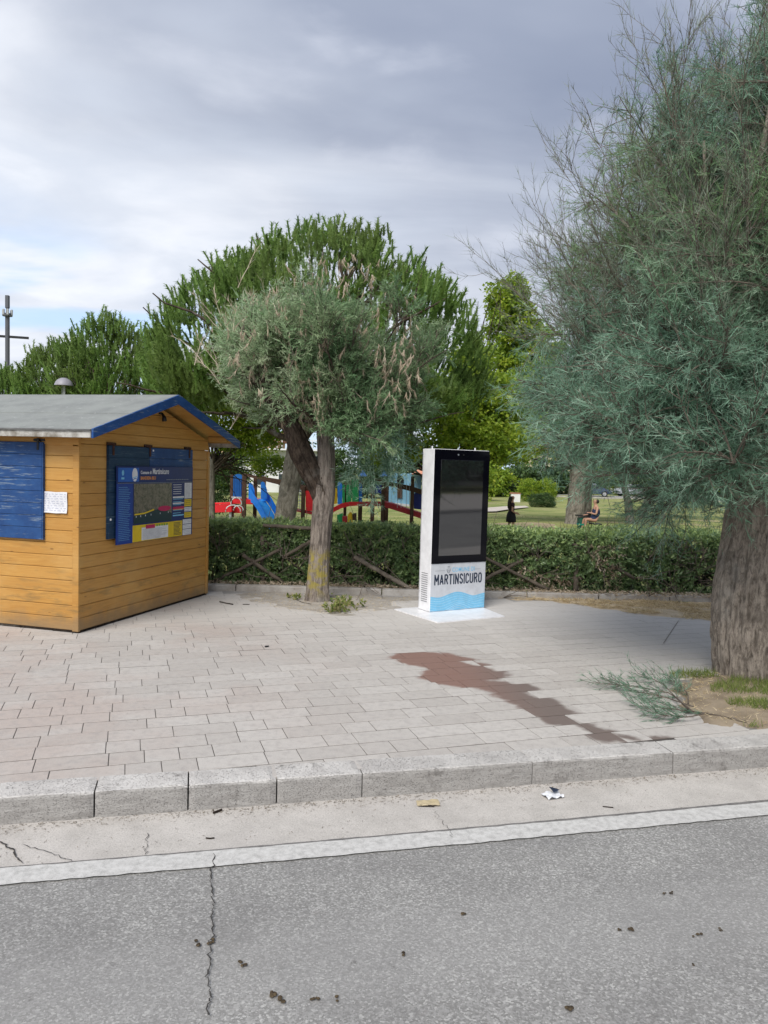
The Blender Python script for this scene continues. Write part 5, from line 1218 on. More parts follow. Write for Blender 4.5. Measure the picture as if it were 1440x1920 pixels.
for i, (x, y) in enumerate(cps): a = sl.p(x - 15, y + 4, -0.1 * i); c = sl.p(x + 9, y + 1, -0.1 * i + 0.35); vs += [a, c, c - np.array([0, 0, .03]), a - np.array([0, 0, .03])]
MB().add(vs, [(4 * i + j, 4 * i + (j + 1) % 4, 4 * i + 4 + (j + 1) % 4, 4 * i + 4 + j) for i in range(len(cps) - 1) for j in range(4)]).build('slide_chute', flat('sky_blue_plastic', (0.03, 0.36, 0.95), 0.25, 0.5), sl.r)
for x0, yy in ((466, 905), (489, 903)): sl.slab('slide_fin', SLB, [(x0, yy + 32), (x0, yy + 2), (x0 + 3, yy), (x0 + 7, yy + 2), (x0 + 11, yy + 14), (x0 + 12, yy + 32)], 0.04, 0.05)

se = Loc('seesaw_bench', 'long red play bench with curved white tube handles left of the slide', 'play bench', 415, 25.5)
se.slab('seat', REDP, [(370, 962), (370, 949), (434, 945), (434, 960)], 0.35); se.slab('seat_edge', REDP, [(372, 947), (372, 944), (434, 942), (434, 944)], 0.35, 0.3)
for x in (395, 432): se.post(x, 960, 0.04, 0.1, PGREY, 'leg')
for c, rx_, ry_ in (((437, 958), 14, 11), ((443, 945), 10, 12), ((447, 956), 9, 8)):
    pts = [se.p(c[0] + rx_ * math.cos(a), c[1] - ry_ * math.sin(a), -0.2) for a in np.linspace(-0.2, PI + 0.2, 12)]; MB().tube(pts, 0.018, 6).build('tube_handle', WTUBE, se.r, smooth=True)

br = Loc('rope_bridge', 'sloping timber rope bridge running from the slide tower behind the pine trunk', 'play bridge', 540, 26.6)
br.slab('handrail', DKW, [(462, 893), (462, 889), (532, 900), (532, 911), (500, 903)], 0.08); br.slab('handrail', DKW, [(532, 911), (532, 901), (590, 914), (590, 925)], 0.08, 0.05)
for x, y in ((569, 912), (601, 916)): br.post(x, y, 0.065, 0)
br.slab('bridge_beam', REDD, [(540, 956), (540, 950), (605, 963), (605, 969)], 0.1); br.slab('end_panel', REDP, [(573, 958), (573, 920), (580, 920), (590, 938), (590, 958)], 0.05, -0.02)
for k in range(7): br.bar('rope', PGREY, (536, 918 + k * 6), (568, 921 + k * 6), 0.010, 0, 5)
for x in (548, 555, 562): br.bar('rope', PGREY, (x, 914), (x, 955), 0.010, 0, 5)

cf_ = Loc('coloured_play_wall', 'row of red, yellow, blue and green boards on a red beam right of the middle tamarisk trunk', 'play panel', 645, 26.4)
for x0, x1, yt, m_ in ((618, 624, 909, REDP), (624, 632, 914, YEL), (633, 641.5, 903, SLB), (642, 646.5, 908, GRN), (649, 659, 908, GRN), (660, 672, 897, GRN), (673, 679, 905, PBL)):
    cf_.slab('board', m_, [(x0, 946), (x0, yt + 3), ((x0 + x1) / 2, yt), (x1, yt + 3), (x1, 944)], 0.04)
cf_.slab('beam', REDP, [(612, 957), (624, 952), (640, 944), (655, 941), (672, 941), (672, 948), (655, 949), (640, 953), (624, 961), (612, 965)][::-1], 0.12, -0.08)
cf_.slab('beam', REDD, [(672, 941), (705, 940), (722, 941), (722, 949), (705, 949), (672, 949)][::-1], 0.12, -0.08)
cf_.post(617, 912, .05, .1); cf_.post(648, 905, .05, .2)

tw = Loc('climbing_tower', 'open timber play tower with small blue pyramid caps among the hanging sprigs', 'play tower', 700, 26.8)
for x, y in ((677, 893), (720, 897), (700, 895), (726, 897)): tw.post(x, y, 0.07, 0 if x != 700 else 1.0)
for x in (680, 720):
    a = tw.p(x, 893); MB().add([a + np.array(q_) for q_ in ((-.16, -.16, 0), (.16, -.16, 0), (.16, .16, 0), (-.16, .16, 0), (0, 0, .22))], [(3, 2, 1, 0), (0, 1, 4), (1, 2, 4), (2, 3, 4), (3, 0, 4)]).build('cap', PBL, tw.r)
tw.slab('panel', NAVY, [(703, 925), (703, 907), (718, 909), (718, 926)], 0.04, 0.3); tw.slab('panel', PGREY, [(692, 924), (692, 910), (702, 910), (702, 924)], 0.04, 0.3)

rp = Loc('climbing_ramp', 'dark red sloping walkway with brown handrail descending towards the totem', 'play ramp', 755, 25.6)
rp.slab('handrail', DKW, [(696, 899), (696, 894), (730, 903), (770, 911), (800, 921), (800, 930), (770, 921), (730, 911)][::-1], 0.09)
rp.slab('walkway', REDD, [(718, 941), (735, 944), (770, 956), (800, 966), (800, 976), (770, 966), (735, 955), (718, 950)][::-1], 0.9)
for x, yt in ((774, 893), (719, 900)): rp.post(x, yt, 0.06)
for x in (745, 752, 762, 768): rp.bar('rope', PGREY, (x, 907), (x, 952), 0.008, 0, 5)
rp.slab('round_panel', NAVY, [(776, 954), (776, 926), (780, 923), (792, 923), (795, 926), (795, 956)][::-1], 0.05, 0.1)

ph_ = Loc('playhouse', 'light blue boarded playhouse with dark windows and a salmon pink roof behind the ramp', 'playhouse', 760, 28.5)
for k in range(9):
    x0 = 727 + k * 7; ph_.slab('board', LBL, [(x0, 948), (x0, 887 + (k % 2)), (x0 + 6.6, 887 + (k % 2)), (x0 + 6.6, 948)], 0.05)
ph_.slab('window', BLACK, [(744, 905), (744, 897), (747, 892), (754, 892), (757, 897), (757, 905)][::-1], 0.02, -0.04)
ph_.slab('door', DKW, [(745, 934), (745, 911), (754, 911), (754, 934)], 0.02, -0.04); ph_.slab('sill', WTUBE, [(741, 947), (741, 943), (768, 946), (768, 950)], 0.12, -0.12)
ph_.slab('side_wall', flat('pale_lilac_boards', (0.45, 0.50, 0.62), 0.6), [(791, 930), (791, 893), (826, 893), (826, 930)], 0.06, -0.3)
a = ph_.p(803, 866, 0); q4 = [ph_.p(771, 889, -0.7), ph_.p(838, 889, -0.7), ph_.p(838, 889, 0.9), ph_.p(771, 889, 0.9)]
MB().add(q4 + [a], [(3, 2, 1, 0), (0, 1, 4), (1, 2, 4), (2, 3, 4), (3, 0, 4)]).build('roof', SALM, ph_.r)
rd = Loc('spring_rider', 'small yellow and green spring rider on the grass right of the middle tamarisk trunk', 'spring rider', 658, 24.5)
rd.slab('body', YEL, [(652, 985), (652, 966), (656, 960), (660, 963), (661, 985)][::-1], 0.3); rd.slab('seat', DKW, [(661, 975), (661, 964), (668, 962), (668, 976)], 0.25, 0.03); rd.slab('side', GRN, [(632, 980), (632, 966), (642, 962), (644, 980)], 0.2, 0.2); rd.slab('footrest', REDD, [(642, 978), (642, 968), (651, 968), (651, 980)], 0.2, 0.1)
a = rd.p(657, 985); MB().tube([(a[0] + .07 * math.cos(t), a[1] + .07 * math.sin(t) + .1, .03 + max(a[2], .25) * t / 25) for t in np.linspace(0, 25, 60)], 0.012, 5).build('spring', PGREY, rd.r)

# ================================================================== PEOPLE
SKIN = flat('skin', (0.42, 0.235, 0.16), 0.55); HAIR = flat('dark_hair', (0.018, 0.012, 0.010), 0.5); TOPM = flat('dark_maroon_top', (0.035, 0.014, 0.016), 0.8); SKIRT = flat('black_cloth', (0.010, 0.010, 0.013), 0.85); NAVYC = flat('navy_cloth', (0.018, 0.028, 0.07), 0.85); SHOE = flat('sandal', (0.12, 0.08, 0.05), 0.7)
def skin_body(name, J, E_, m, parent, root='pelvis', sub=2):
    names = list(J); me = bpy.data.meshes.new('mesh'); me.from_pydata([J[k][0] for k in names], [(names.index(a), names.index(b)) for a, b in E_], [])
    o = bpy.data.objects.new('tmp', me); COL.objects.link(o); md = o.modifiers.new('s', 'SKIN'); md.use_smooth_shade = True; sv = me.skin_vertices[0].data
    for i, k in enumerate(names):
        r = J[k][1]; sv[i].radius = (r, r) if not hasattr(r, '__len__') else r; sv[i].use_root = (k == root)
    s2 = o.modifiers.new('u', 'SUBSURF'); s2.levels = sub; s2.render_levels = sub
    dg = bpy.context.evaluated_depsgraph_get(); me2 = bpy.data.meshes.new_from_object(o.evaluated_get(dg)); bpy.data.objects.remove(o)
    me2.materials.clear(); me2.materials.append(m); return link(name, me2, None, parent)
def hand(J, E_, side, wrist, d, palm=0.05):
    w_ = Vector(J[wrist][0]); d = Vector(d).normalized(); s = d.cross(Vector((0, 0.3, 1))).normalized()
    pk = side + 'palm'; J[pk] = (tuple(w_ + d * palm), (0.026, 0.016)); E_.append((wrist, pk))
    for i, (l, o_) in enumerate(((0.055, -0.026), (0.065, -0.009), (0.06, 0.009), (0.048, 0.026))):
        a = w_ + d * (palm + 0.02) + s * o_; b_ = a + d * l * 0.6; c = b_ + (d * 0.6 + Vector((0, 0, -0.5))) * l * 0.5
        k = side + 'f%d' % i; J[k + 'a'] = (tuple(b_), 0.0085); J[k + 'b'] = (tuple(c), 0.007); E_ += [(pk, k + 'a'), (k + 'a', k + 'b')]
    t = w_ + d * 0.03 - s * 0.045; J[side + 'th'] = (tuple(t + d * 0.03), 0.009); E_.append((pk, side + 'th'))
# girl walking to the right, seen from the side
gb = T(957, 1006); 
girl = thing('person', 'girl with long dark hair and black skirt walking to the right across the park lawn', 'person', tuple(gb), math.radians(15)); girl.scale = (0.90, 0.90, 0.90)
J = {'pelvis': ((0, 0, 0.84), (0.125, 0.10)), 'waist': ((0.01, 0, 0.98), (0.105, 0.085)), 'chest': ((0.01, 0, 1.15), (0.125, 0.095)), 'neck0': ((0.0, 0, 1.30), 0.06), 'neck': ((0.015, 0, 1.37), 0.042), 'head': ((0.035, 0, 1.48), (0.075, 0.085)), 'crown': ((0.03, 0, 1.55), 0.065),
     'lh': ((0.01, -0.09, 0.80), 0.085), 'lk': ((0.06, -0.09, 0.45), 0.052), 'la': ((-0.02, -0.09, 0.08), 0.033), 'lt': ((0.10, -0.09, 0.03), 0.03), 'rh': ((0, 0.09, 0.80), 0.085), 'rk': ((-0.02, 0.09, 0.45), 0.052), 'ra': ((-0.20, 0.09, 0.10), 0.033), 'rt': ((-0.10, 0.09, 0.03), 0.03),
     'ls': ((0, -0.16, 1.25), 0.05), 'le': ((-0.06, -0.20, 0.99), 0.036), 'lw': ((0.14, -0.19, 0.88), 0.024), 'rs': ((0, 0.16, 1.25), 0.05), 're': ((0.06, 0.20, 1.0), 0.036), 'rw': ((0.26, 0.17, 0.90), 0.024)}
E_ = [('pelvis', 'waist'), ('waist', 'chest'), ('chest', 'neck0'), ('neck0', 'neck'), ('neck', 'head'), ('head', 'crown'), ('pelvis', 'lh'), ('lh', 'lk'), ('lk', 'la'), ('la', 'lt'), ('pelvis', 'rh'), ('rh', 'rk'), ('rk', 'ra'), ('ra', 'rt'), ('neck0', 'ls'), ('ls', 'le'), ('le', 'lw'), ('neck0', 'rs'), ('rs', 're'), ('re', 'rw')]
hand(J, E_, 'l', 'lw', (1, 0.05, -0.15)); hand(J, E_, 'r', 'rw', (1, -0.05, -0.1))
skin_body('body', J, E_, SKIN, girl)
K = {'pelvis': ((0, 0, 0.93), (0.145, 0.125)), 'w': ((0.01, 0, 1.0), (0.12, 0.10)), 'c': ((0.01, 0, 1.16), (0.145, 0.115)), 'n': ((0, 0, 1.28), (0.10, 0.08)), 'ls': ((0, -0.165, 1.24), 0.062), 'la': ((-0.02, -0.19, 1.12), 0.052), 'rs': ((0, 0.165, 1.24), 0.062), 'ra': ((0.02, 0.19, 1.12), 0.052)}
skin_body('top', K, [('pelvis', 'w'), ('w', 'c'), ('c', 'n'), ('n', 'ls'), ('ls', 'la'), ('n', 'rs'), ('rs', 'ra')], TOPM, girl)
MB().lathe([(0.0, 0.97), (0.12, 0.965), (0.155, 0.88), (0.185, 0.72), (0.195, 0.56), (0.19, 0.555), (0.0, 0.60)], 20).build('skirt', SKIRT, girl, smooth=True)
K = {'pelvis': ((-0.01, 0, 1.53), (0.088, 0.098)), 'b': ((-0.055, 0, 1.44), (0.075, 0.085)), 'c': ((-0.085, 0, 1.28), (0.055, 0.09)), 'd': ((-0.095, 0, 1.12), (0.045, 0.08)), 'e': ((-0.09, 0, 1.03), (0.025, 0.05))}
skin_body('hair', K, [('pelvis', 'b'), ('b', 'c'), ('c', 'd'), ('d', 'e')], HAIR, girl)
def face(par, hx, hy, hz, s=1.0):
    MB().lathe([(0.0, -0.012), (0.011, 0.0), (0.006, 0.018), (0, 0.024)], 8, (hx + 0.078 * s, hy, hz - 0.01)).build('nose', SKIN, par, smooth=True)
    for yy in (-0.03, 0.03):
        MB().lathe([(0, -.007), (.009, 0), (0, .007)], 8, (hx + 0.070 * s, hy + yy, hz + 0.012)).build('eye', BLACK, par); MB().lathe([(0, -.022), (.012, 0), (0, .022)], 8, (hx - 0.005, hy + yy * 2.75, hz)).build('ear', SKIN, par, smooth=True)
    MB().box((hx + 0.066 * s, hy, hz - 0.048), (0.014, 0.036, 0.008), None, 0.002).build('mouth', MAGENTA, par)
face(girl, 0.04, 0, 1.475)
for a, sgn in (((-0.02 + 0.05, -0.09), 1), ((-0.17, 0.09), 1)): MB().box((a[0] + 0.02, a[1], 0.015), (0.22, 0.075, 0.03), None, 0.01).build('sandal', SHOE, girl)
# woman sitting, facing left
wb = T(1117, 996)
wom = thing('person', 'seated woman with dark tied hair and navy dress facing left beside the thick park trunk', 'person', tuple(wb), math.radians(185)); wom.scale = (1.0, 1.0, 1.0)
J = {'pelvis': ((0, 0, 0.42), (0.15, 0.13)), 'waist': ((0.0, 0, 0.60), (0.12, 0.10)), 'chest': ((0.03, 0, 0.80), (0.135, 0.105)), 'neck0': ((0.03, 0, 0.96), 0.065), 'neck': ((0.05, 0, 1.03), 0.045), 'head': ((0.075, 0, 1.14), (0.080, 0.09)), 'crown': ((0.065, 0, 1.22), 0.068),
     'lh': ((0.08, -0.10, 0.43), 0.09), 'lk': ((0.46, -0.12, 0.47), 0.06), 'la': ((0.52, -0.11, 0.09), 0.036), 'lt': ((0.65, -0.11, 0.04), 0.03), 'rh': ((0.08, 0.10, 0.43), 0.09), 'rk': ((0.46, 0.12, 0.47), 0.06), 'ra': ((0.46, 0.11, 0.09), 0.036), 'rt': ((0.59, 0.11, 0.04), 0.03),
     'ls': ((0.03, -0.18, 0.92), 0.055), 'le': ((0.12, -0.22, 0.66), 0.042), 'lw': ((0.36, -0.17, 0.62), 0.027), 'rs': ((0.03, 0.18, 0.92), 0.055), 're': ((0.10, 0.23, 0.66), 0.042), 'rw': ((0.30, 0.10, 0.72), 0.027)}
E_ = [e for e in [('pelvis', 'waist'), ('waist', 'chest'), ('chest', 'neck0'), ('neck0', 'neck'), ('neck', 'head'), ('head', 'crown'), ('pelvis', 'lh'), ('lh', 'lk'), ('lk', 'la'), ('la', 'lt'), ('pelvis', 'rh'), ('rh', 'rk'), ('rk', 'ra'), ('ra', 'rt'), ('neck0', 'ls'), ('ls', 'le'), ('le', 'lw'), ('neck0', 'rs'), ('rs', 're'), ('re', 'rw')]]
hand(J, E_, 'l', 'lw', (1, 0.05, -0.15)); hand(J, E_, 'r', 'rw', (1, -0.1, 0.1))
skin_body('body', J, E_, SKIN, wom)
K = {'pelvis': ((0, 0, 0.44), (0.18, 0.15)), 'w': ((0.0, 0, 0.62), (0.165, 0.15)), 'c': ((0.03, 0, 0.80), (0.175, 0.15)), 't': ((0.03, 0, 0.90), (0.13, 0.10)), 'l': ((0.30, -0.11, 0.47), 0.095), 'r': ((0.30, 0.11, 0.47), 0.095)}
skin_body('dress', K, [('pelvis', 'w'), ('w', 'c'), ('c', 't'), ('pelvis', 'l'), ('pelvis', 'r')], NAVYC, wom)
K = {'pelvis': ((0.04, 0, 1.21), (0.100, 0.105)), 'b': ((-0.02, 0, 1.13), (0.085, 0.095)), 'c': ((-0.09, 0, 1.13), (0.05, 0.05))}
skin_body('hair', K, [('pelvis', 'b'), ('b', 'c')], HAIR, wom)
face(wom, 0.075, 0, 1.135)
st = thing('garden_stool', 'low dark stool under the seated woman in the park', 'stool', tuple(wb), math.radians(185))
MB().box((0, 0, 0.285), (0.36, 0.36, 0.04), None, 0.01).build('seat', BLACK, st)
for a in (-.14, .14):
    for b_ in (-.14, .14): MB().tube([(a, b_, 0.27), (a * 1.15, b_ * 1.15, 0)], 0.014, 6).build('leg', BLACK, st)
pt = Loc('picnic_table', 'small dark green table with black top between the thick trunk and the seated woman', 'table', 1092, wb[1])
GT = flat('dark_green_paint', (0.01, 0.09, 0.06), 0.6)
pt.slab('table_top', BLACK, [(1084, 968.5), (1084, 966), (1108, 967), (1108, 970)], 0.5); pt.slab('side_panel', GT, [(1087, 992), (1087, 971), (1097, 971), (1097, 992)], 0.4, 0.05); pt.slab('shelf', flat('teal_paint', (0.01, 0.22, 0.16), 0.6), [(1086, 985), (1086, 982), (1098, 982), (1098, 985)], 0.42, 0.02); pt.bar('leg', BLACK, (1105, 969), (1106, 992), 0.02, 0.2)
bg_ = thing('bag', 'rounded black bag lying on the small green park table', 'bag', tuple(pt.p(1103, 967, 0.25) + pt.b)); MB().lathe([(0, 0), (.10, 0), (.13, .06), (.10, .15), (.03, .19), (0, .19)], 12).build('pouch', BLACK, bg_, smooth=True); MB().tube([(-.06, 0, .15), (-.03, 0, .24), (.03, 0, .24), (.06, 0, .15)], .01, 6).build('handle', BLACK, bg_)

# ================================================================== CARS, BUILDINGS, STREET FURNITURE
GLS = mat('car_glass', lambda g, b: (0.02, 0.03, 0.035), 0.08, 0.6); TYRE = flat('tyre_rubber', (0.015, 0.015, 0.015), 0.8); RIM = flat('wheel_rim', (0.35, 0.35, 0.36), 0.35); LAMP = flat('lamp_lens', (0.6, 0.6, 0.62), 0.2)
def car(label, px, py, paint, rot, facing=1):
    p = T(px, py); r = thing('parked_car', label, 'car', tuple(p), rot)
    prof = [(-2.05, .32), (-2.08, .62), (-1.95, .86), (-1.5, .95), (-0.95, 1.34), (-0.4, 1.46), (0.35, 1.44), (0.95, 1.05), (1.75, .86), (2.05, .62), (2.08, .34)]
    prof = [(x * facing, z) for x, z in prof]
    secs = [(-0.86, 0.80), (-0.82, 0.93), (-0.70, 1.0), (0.70, 1.0), (0.82, 0.93), (0.86, 0.80)]
    V = []; n = len(prof)
    for y, k in secs:
        for x, z in prof: zz = z if z < 0.9 else 0.9 + (z - 0.9) * (k * 1.0 if abs(y) > .75 else 1); V.append((x * (1 if abs(y) < .8 else 0.985), y * (1 if z < 1.0 else 0.86), zz if abs(y) < 0.85 or z > .9 else z))
    Fs = [(i * n + j, i * n + j + 1, (i + 1) * n + j + 1, (i + 1) * n + j) for i in range(len(secs) - 1) for j in range(n - 1)] + [(i * n + n - 1, i * n, (i + 1) * n, (i + 1) * n + n - 1) for i in range(len(secs) - 1)] + [tuple(range(n))[::-1], tuple(range((len(secs) - 1) * n, len(secs) * n))]
    MB().add(V, Fs).build('body', paint, r)
    for sy in (-1, 1):
        y = 0.872 * sy
        for a, b_, c, d in (((-0.98, 0.98), (-0.85, 1.30), (-0.05, 1.38), (-0.05, 0.98)), ((0.02, 0.98), (0.02, 1.38), (0.38, 1.36), (0.88, 1.0))):
            MB().prism([(q_[0] * facing, y * (0.97 if q_[1] < 1.1 else 0.87) - 0.02 * 0, q_[1]) for q_ in (a, b_, c, d)], (0, 0.03 * sy, 0)).build('side_window', GLS, r)
        for x in (-1.3, 1.3):
            wh = MB().tube([(0, -0.1, 0), (0, 0.1, 0)], 0.33, 20).build('wheel', TYRE, r, (x, 0.80 * sy, 0.33)); MB().tube([(0, 0.1 * sy, 0), (0, 0.112 * sy, 0)], 0.2, 14).build('rim', RIM, wh)
        MB().box((1.93 * facing, 0.62 * sy, 0.66), (0.2, 0.3, 0.12), None, 0.03).build('headlight', LAMP, r)
    MB().add([(0.42 * facing, -.66, 1.44), (0.42 * facing, .66, 1.44), (0.96 * facing, .74, 1.07), (0.96 * facing, -.74, 1.07), (0.42 * facing, -.66, 1.41), (0.42 * facing, .66, 1.41), (0.96 * facing, .74, 1.03), (0.96 * facing, -.74, 1.03)], [(0, 1, 2, 3), (4, 7, 6, 5), (0, 3, 7, 4), (1, 5, 6, 2), (0, 4, 5, 1), (3, 2, 6, 7)]).build('windscreen', GLS, r).location = (0.02 * facing, 0, 0.02)
    return r
car('dark blue hatchback parked beyond the lawn right of the thick trunk', 1110, 931, flat('dark_blue_paint', (0.035, 0.055, 0.11), 0.25, 0.6), -0.25, 1)
car('pale silver car beyond the lawn between the leaning trunks', 1188, 931, flat('silver_paint', (0.45, 0.47, 0.50), 0.3, 0.6), 0.1, 1)
car('bluish grey car parked behind the skirt of the big tamarisk', 1243, 929, flat('grey_blue_paint', (0.22, 0.26, 0.36), 0.3, 0.6), 0.0, -1)
car('dark green car half hidden behind the bushes beyond the lawn', 1027, 925, flat('dark_green_car_paint', (0.03, 0.05, 0.05), 0.3, 0.6), 0.1, -1)
link('far_road', MB().add([(-30, 80, ground_h(0, 80) + .02), (60, 80, ground_h(0, 80) + .02), (60, 90, ground_h(0, 90) + .02), (-30, 90, ground_h(0, 90) + .02)], [(0, 1, 2, 3)]).mesh(), ASPHALT, kind='structure')
kb_ = MB()
for k in range(12): kb_.box((-28 + k * 7.2, 79.8, ground_h(0, 80) + .07), (7.1, 0.25, 0.16))
kb_.build('far_kerb', RK, kind='structure')
PATHM = worn('pale_path', (0.55, 0.50, 0.44), (0.45, 0.40, 0.34), 2, 0.95, 0.1)
def patch(name, pix, m, dz=0.02):
    pts = [T(x, y) for x, y in pix]; pts = [(p[0], p[1], float(ground_h(p[0], p[1])) + 0.05 + dz) for p in pts]; return MB().add(pts, [tuple(range(len(pts)))]).build(name, m, kind='structure')
patch('park_path', [(895, 962), (900, 955), (950, 951), (985, 950), (992, 953), (960, 956), (930, 961)], PATHM)
patch('park_path', [(880, 992), (900, 985), (1000, 982), (1040, 986), (1045, 996), (1000, 1004), (880, 1006)], worn('worn_earth', (0.36, 0.29, 0.19), (0.28, 0.24, 0.13), 1.2, 0.95, 0.1))

def wall_windows(root, m, x0, x1, z1, dep, wins, wm, roofm=None, rh=1.2, frame=None):
    """house block: front at y=0; windows as framed recess boxes"""
    MB().box(((x0 + x1) / 2, dep / 2, z1 / 2), (x1 - x0, dep, z1)).build('wall', m, root)
    for (a, b_, c, d) in wins:
        f = bx('window', frame or WTUBE, root, ((a + b_) / 2, -0.03, (c + d) / 2), (b_ - a, 0.06, d - c)); bx('pane', wm, f, (0, -0.035, 0), ((b_ - a) * .8, 0.02, (d - c) * .85))
    if roofm:
        MB().prism([(x0 - .4, -.5, z1), (x0 - .4, dep + .5, z1), (x0 - .4, dep / 2, z1 + rh)], (x1 - x0 + .8, 0, 0)).build('roof', roofm, root)
CREAM = worn('cream_render', (0.62, 0.55, 0.36), (0.55, 0.48, 0.32), 0.6, 0.9, 0.1); WHR = worn('white_render', (0.72, 0.72, 0.72), (0.62, 0.62, 0.62), 0.6, 0.9, 0.1); ORR = worn('ochre_render', (0.62, 0.42, 0.25), (0.52, 0.36, 0.24), 0.6, 0.9, 0.1); TILE = worn('roof_tiles', (0.42, 0.20, 0.12), (0.30, 0.15, 0.10), 4, 0.9, 0.1)
WND = mat('house_window_glass', lambda g, b: (0.04, 0.05, 0.06), 0.15, 0.5)
b = pbase(1035, 100); hs1 = thing('house', 'yellow rendered house with dark windows beyond the park trees', 'house', (b[0], 100, b[2])); wall_windows(hs1, CREAM, -2.6, 3.2, 5.4, 6, [(-1.9, -0.9, 3.2, 4.5), (0.6, 2.4, 3.0, 4.3), (-1.6, -0.6, .9, 2.2), (1, 2, .9, 2.2)], WND, TILE)
b = pbase(500, 70); hs2 = thing('apartment_block', 'white two-storey block with railed balcony far behind the slide', 'building', (b[0], 70, b[2]))
wall_windows(hs2, WHR, -3.6, 5.5, 4.0, 8, [(x, x + 0.9, 2.2, 3.5) for x in (-3, -1.4, 0.4, 2.2, 3.9)] + [(x, x + .9, .6, 1.8) for x in (-3, -1, 1, 3)], WND)
for x in np.arange(-3.5, 5.5, 0.45): bx('baluster', WTUBE, hs2, (x, -0.9, 4.35), (0.07, 0.07, 0.75))
bx('handrail', WTUBE, hs2, (1, -0.9, 4.75), (9.1, 0.1, 0.08)); bx('balcony_slab', WHR, hs2, (1, -0.45, 3.92), (9.1, 0.98, 0.14))
b = pbase(470, 82); hs3 = thing('house', 'ochre rendered house with tiled roof far off between the pine trunk and the hut', 'house', (b[0], 82, b[2])); wall_windows(hs3, ORR, -3.2, 2.8, 5.0, 6, [(-2.4, -1.4, 3.0, 4.2), (-.4, .6, 3.0, 4.2), (1.3, 2.2, 3.0, 4.2)], WND, TILE)
b = pbase(590, 75); hs4 = thing('house', 'low white house wall behind the rope bridge', 'house', (b[0], 75, b[2])); wall_windows(hs4, WHR, -2.6, 2.6, 2.4, 4, [(-1.6, -.8, .8, 1.8), (.4, 1.2, .8, 1.8)], WND)
b = pbase(1140, 110); hs5 = thing('house', 'pale house with a terracotta roof above the dark blue car', 'house', (b[0], 110, b[2])); wall_windows(hs5, WHR, -3, 4, 4.4, 6, [(-2, -1, 2.4, 3.6), (.5, 1.6, 2.4, 3.6), (2.4, 3.4, 2.4, 3.6)], WND, TILE)
# white utility boxes and a railing
b = T(966, 942); ub = thing('utility_cabinet', 'white cabinet with a small brown cap standing behind the walking girl', 'cabinet', tuple(b)); MB().box((0, 0, .34), (0.72, 0.4, 0.66), None, 0.02).build('case', WHR, ub); MB().box((-.05, 0, .72), (0.8, .46, 0.08)).build('cap', TILE, ub)
b = T(1001, 932); ub = thing('utility_cabinet', 'smaller white box above the clipped bush', 'cabinet', tuple(b)); MB().box((0, 0, .6), (0.6, 0.4, 0.55), None, 0.02).build('case', WHR, ub); MB().tube([(0, 0, -.05), (0, 0, .35)], .06, 8).build('post', PGREY, ub)
b = T(905, 922); rl = thing('railing', 'low white tube railing beyond the lawn right of the totem', 'railing', tuple(b))
for x in np.arange(-3, 3.6, 1.1): MB().tube([(x, 0, 0), (x, 0, .95)], .04, 6).build('post', WTUBE, rl)
for z_ in (.5, .95): MB().tube([(-3, 0, z_), (3.5, 0, z_)], .035, 6).build('rail', WTUBE, rl)
# opposite building (its reflection shows in the dark screen)
ob = thing('street_building', 'long low building across the street, seen only as a reflection in the totem screen', 'building', (60, -18.5 + 14.6, 0), PI + KA)
MB().box((0, 13 + 3, 1.6), (150, 6, 3.2)).build('wall', DARKBARK, ob); MB().box((0, 12.5, 3.1), (150.4, 7, .35)).build('parapet', CONC, ob); MB().box((0, 12.97, 0.3), (150, .05, .5)).build('plinth', CONC, ob)
for k in range(24): f = bx('window', WTUBE, ob, (-60 + k * 5.2, 12.96, 1.7), (1.6, .08, 1.3)); bx('pane', WND, f, (0, -.05, 0), (1.4, .04, 1.1))

# dome lamp and mast behind the hut
b = pbase(119, 25); lp_ = thing('street_lamp', 'grey dome-topped park lamp whose cap shows just above the hut roof', 'street lamp', tuple(b)); t_ = W(119, 723, 25) - b
LG = flat('lamp_dome_grey', (0.30, 0.29, 0.33), 0.45)
MB().lathe([(0.29, 0), (0.285, 0.03), (0.25, 0.12), (0.17, 0.2), (0.07, 0.245), (0, 0.25)], 24, (0, 0, t_[2])).lathe([(0, 0.02), (0.28, 0.01)], 24, (0, 0, t_[2])).build('dome', LG, lp_, smooth=True)
MB().tube([(0.02, 0, 0), (0.02, 0, t_[2] + .05)], 0.035, 10).build('pole', PGREY, lp_); MB().tube([(-0.05, 0, t_[2] - .55), (-0.05, 0, t_[2] + .03)], 0.012, 6).tube([(-0.05, 0, t_[2] - .55), (0.02, 0, t_[2] - .55)], 0.012, 6).build('bracket', PGREY, lp_); MB().tube([(0, 0, t_[2] - .02), (0, 0, t_[2] + .04)], 0.06, 12).build('socket', PGREY, lp_)
b = pbase(14, 55); ms = thing('antenna_mast', 'tall grey mast with antennas and a cross arm rising at the left edge', 'mast', tuple(b)); zt = lambda y: W(14, y, 55)[2] - b[2]
MG = flat('mast_grey', (0.10, 0.105, 0.125), 0.6)
MB().tube([(0, 0, 0), (0, 0, zt(590))], 0.15, 10).build('pole', MG, ms); MB().box((0, 0, (zt(554) + zt(578)) / 2), (0.24, 0.24, zt(554) - zt(578)), None, .02).build('antenna', MG, ms); MB().tube([(0, 0, zt(590)), (0, 0, zt(576))], 0.1, 8).build('neck', MG, ms)
for k in range(6): a = k * PI / 3; MB().box((0.3 * math.cos(a), 0.3 * math.sin(a), zt(586)), (0.14, 0.14, 0.42), None, .03).build('floodlight', PGREY, ms)
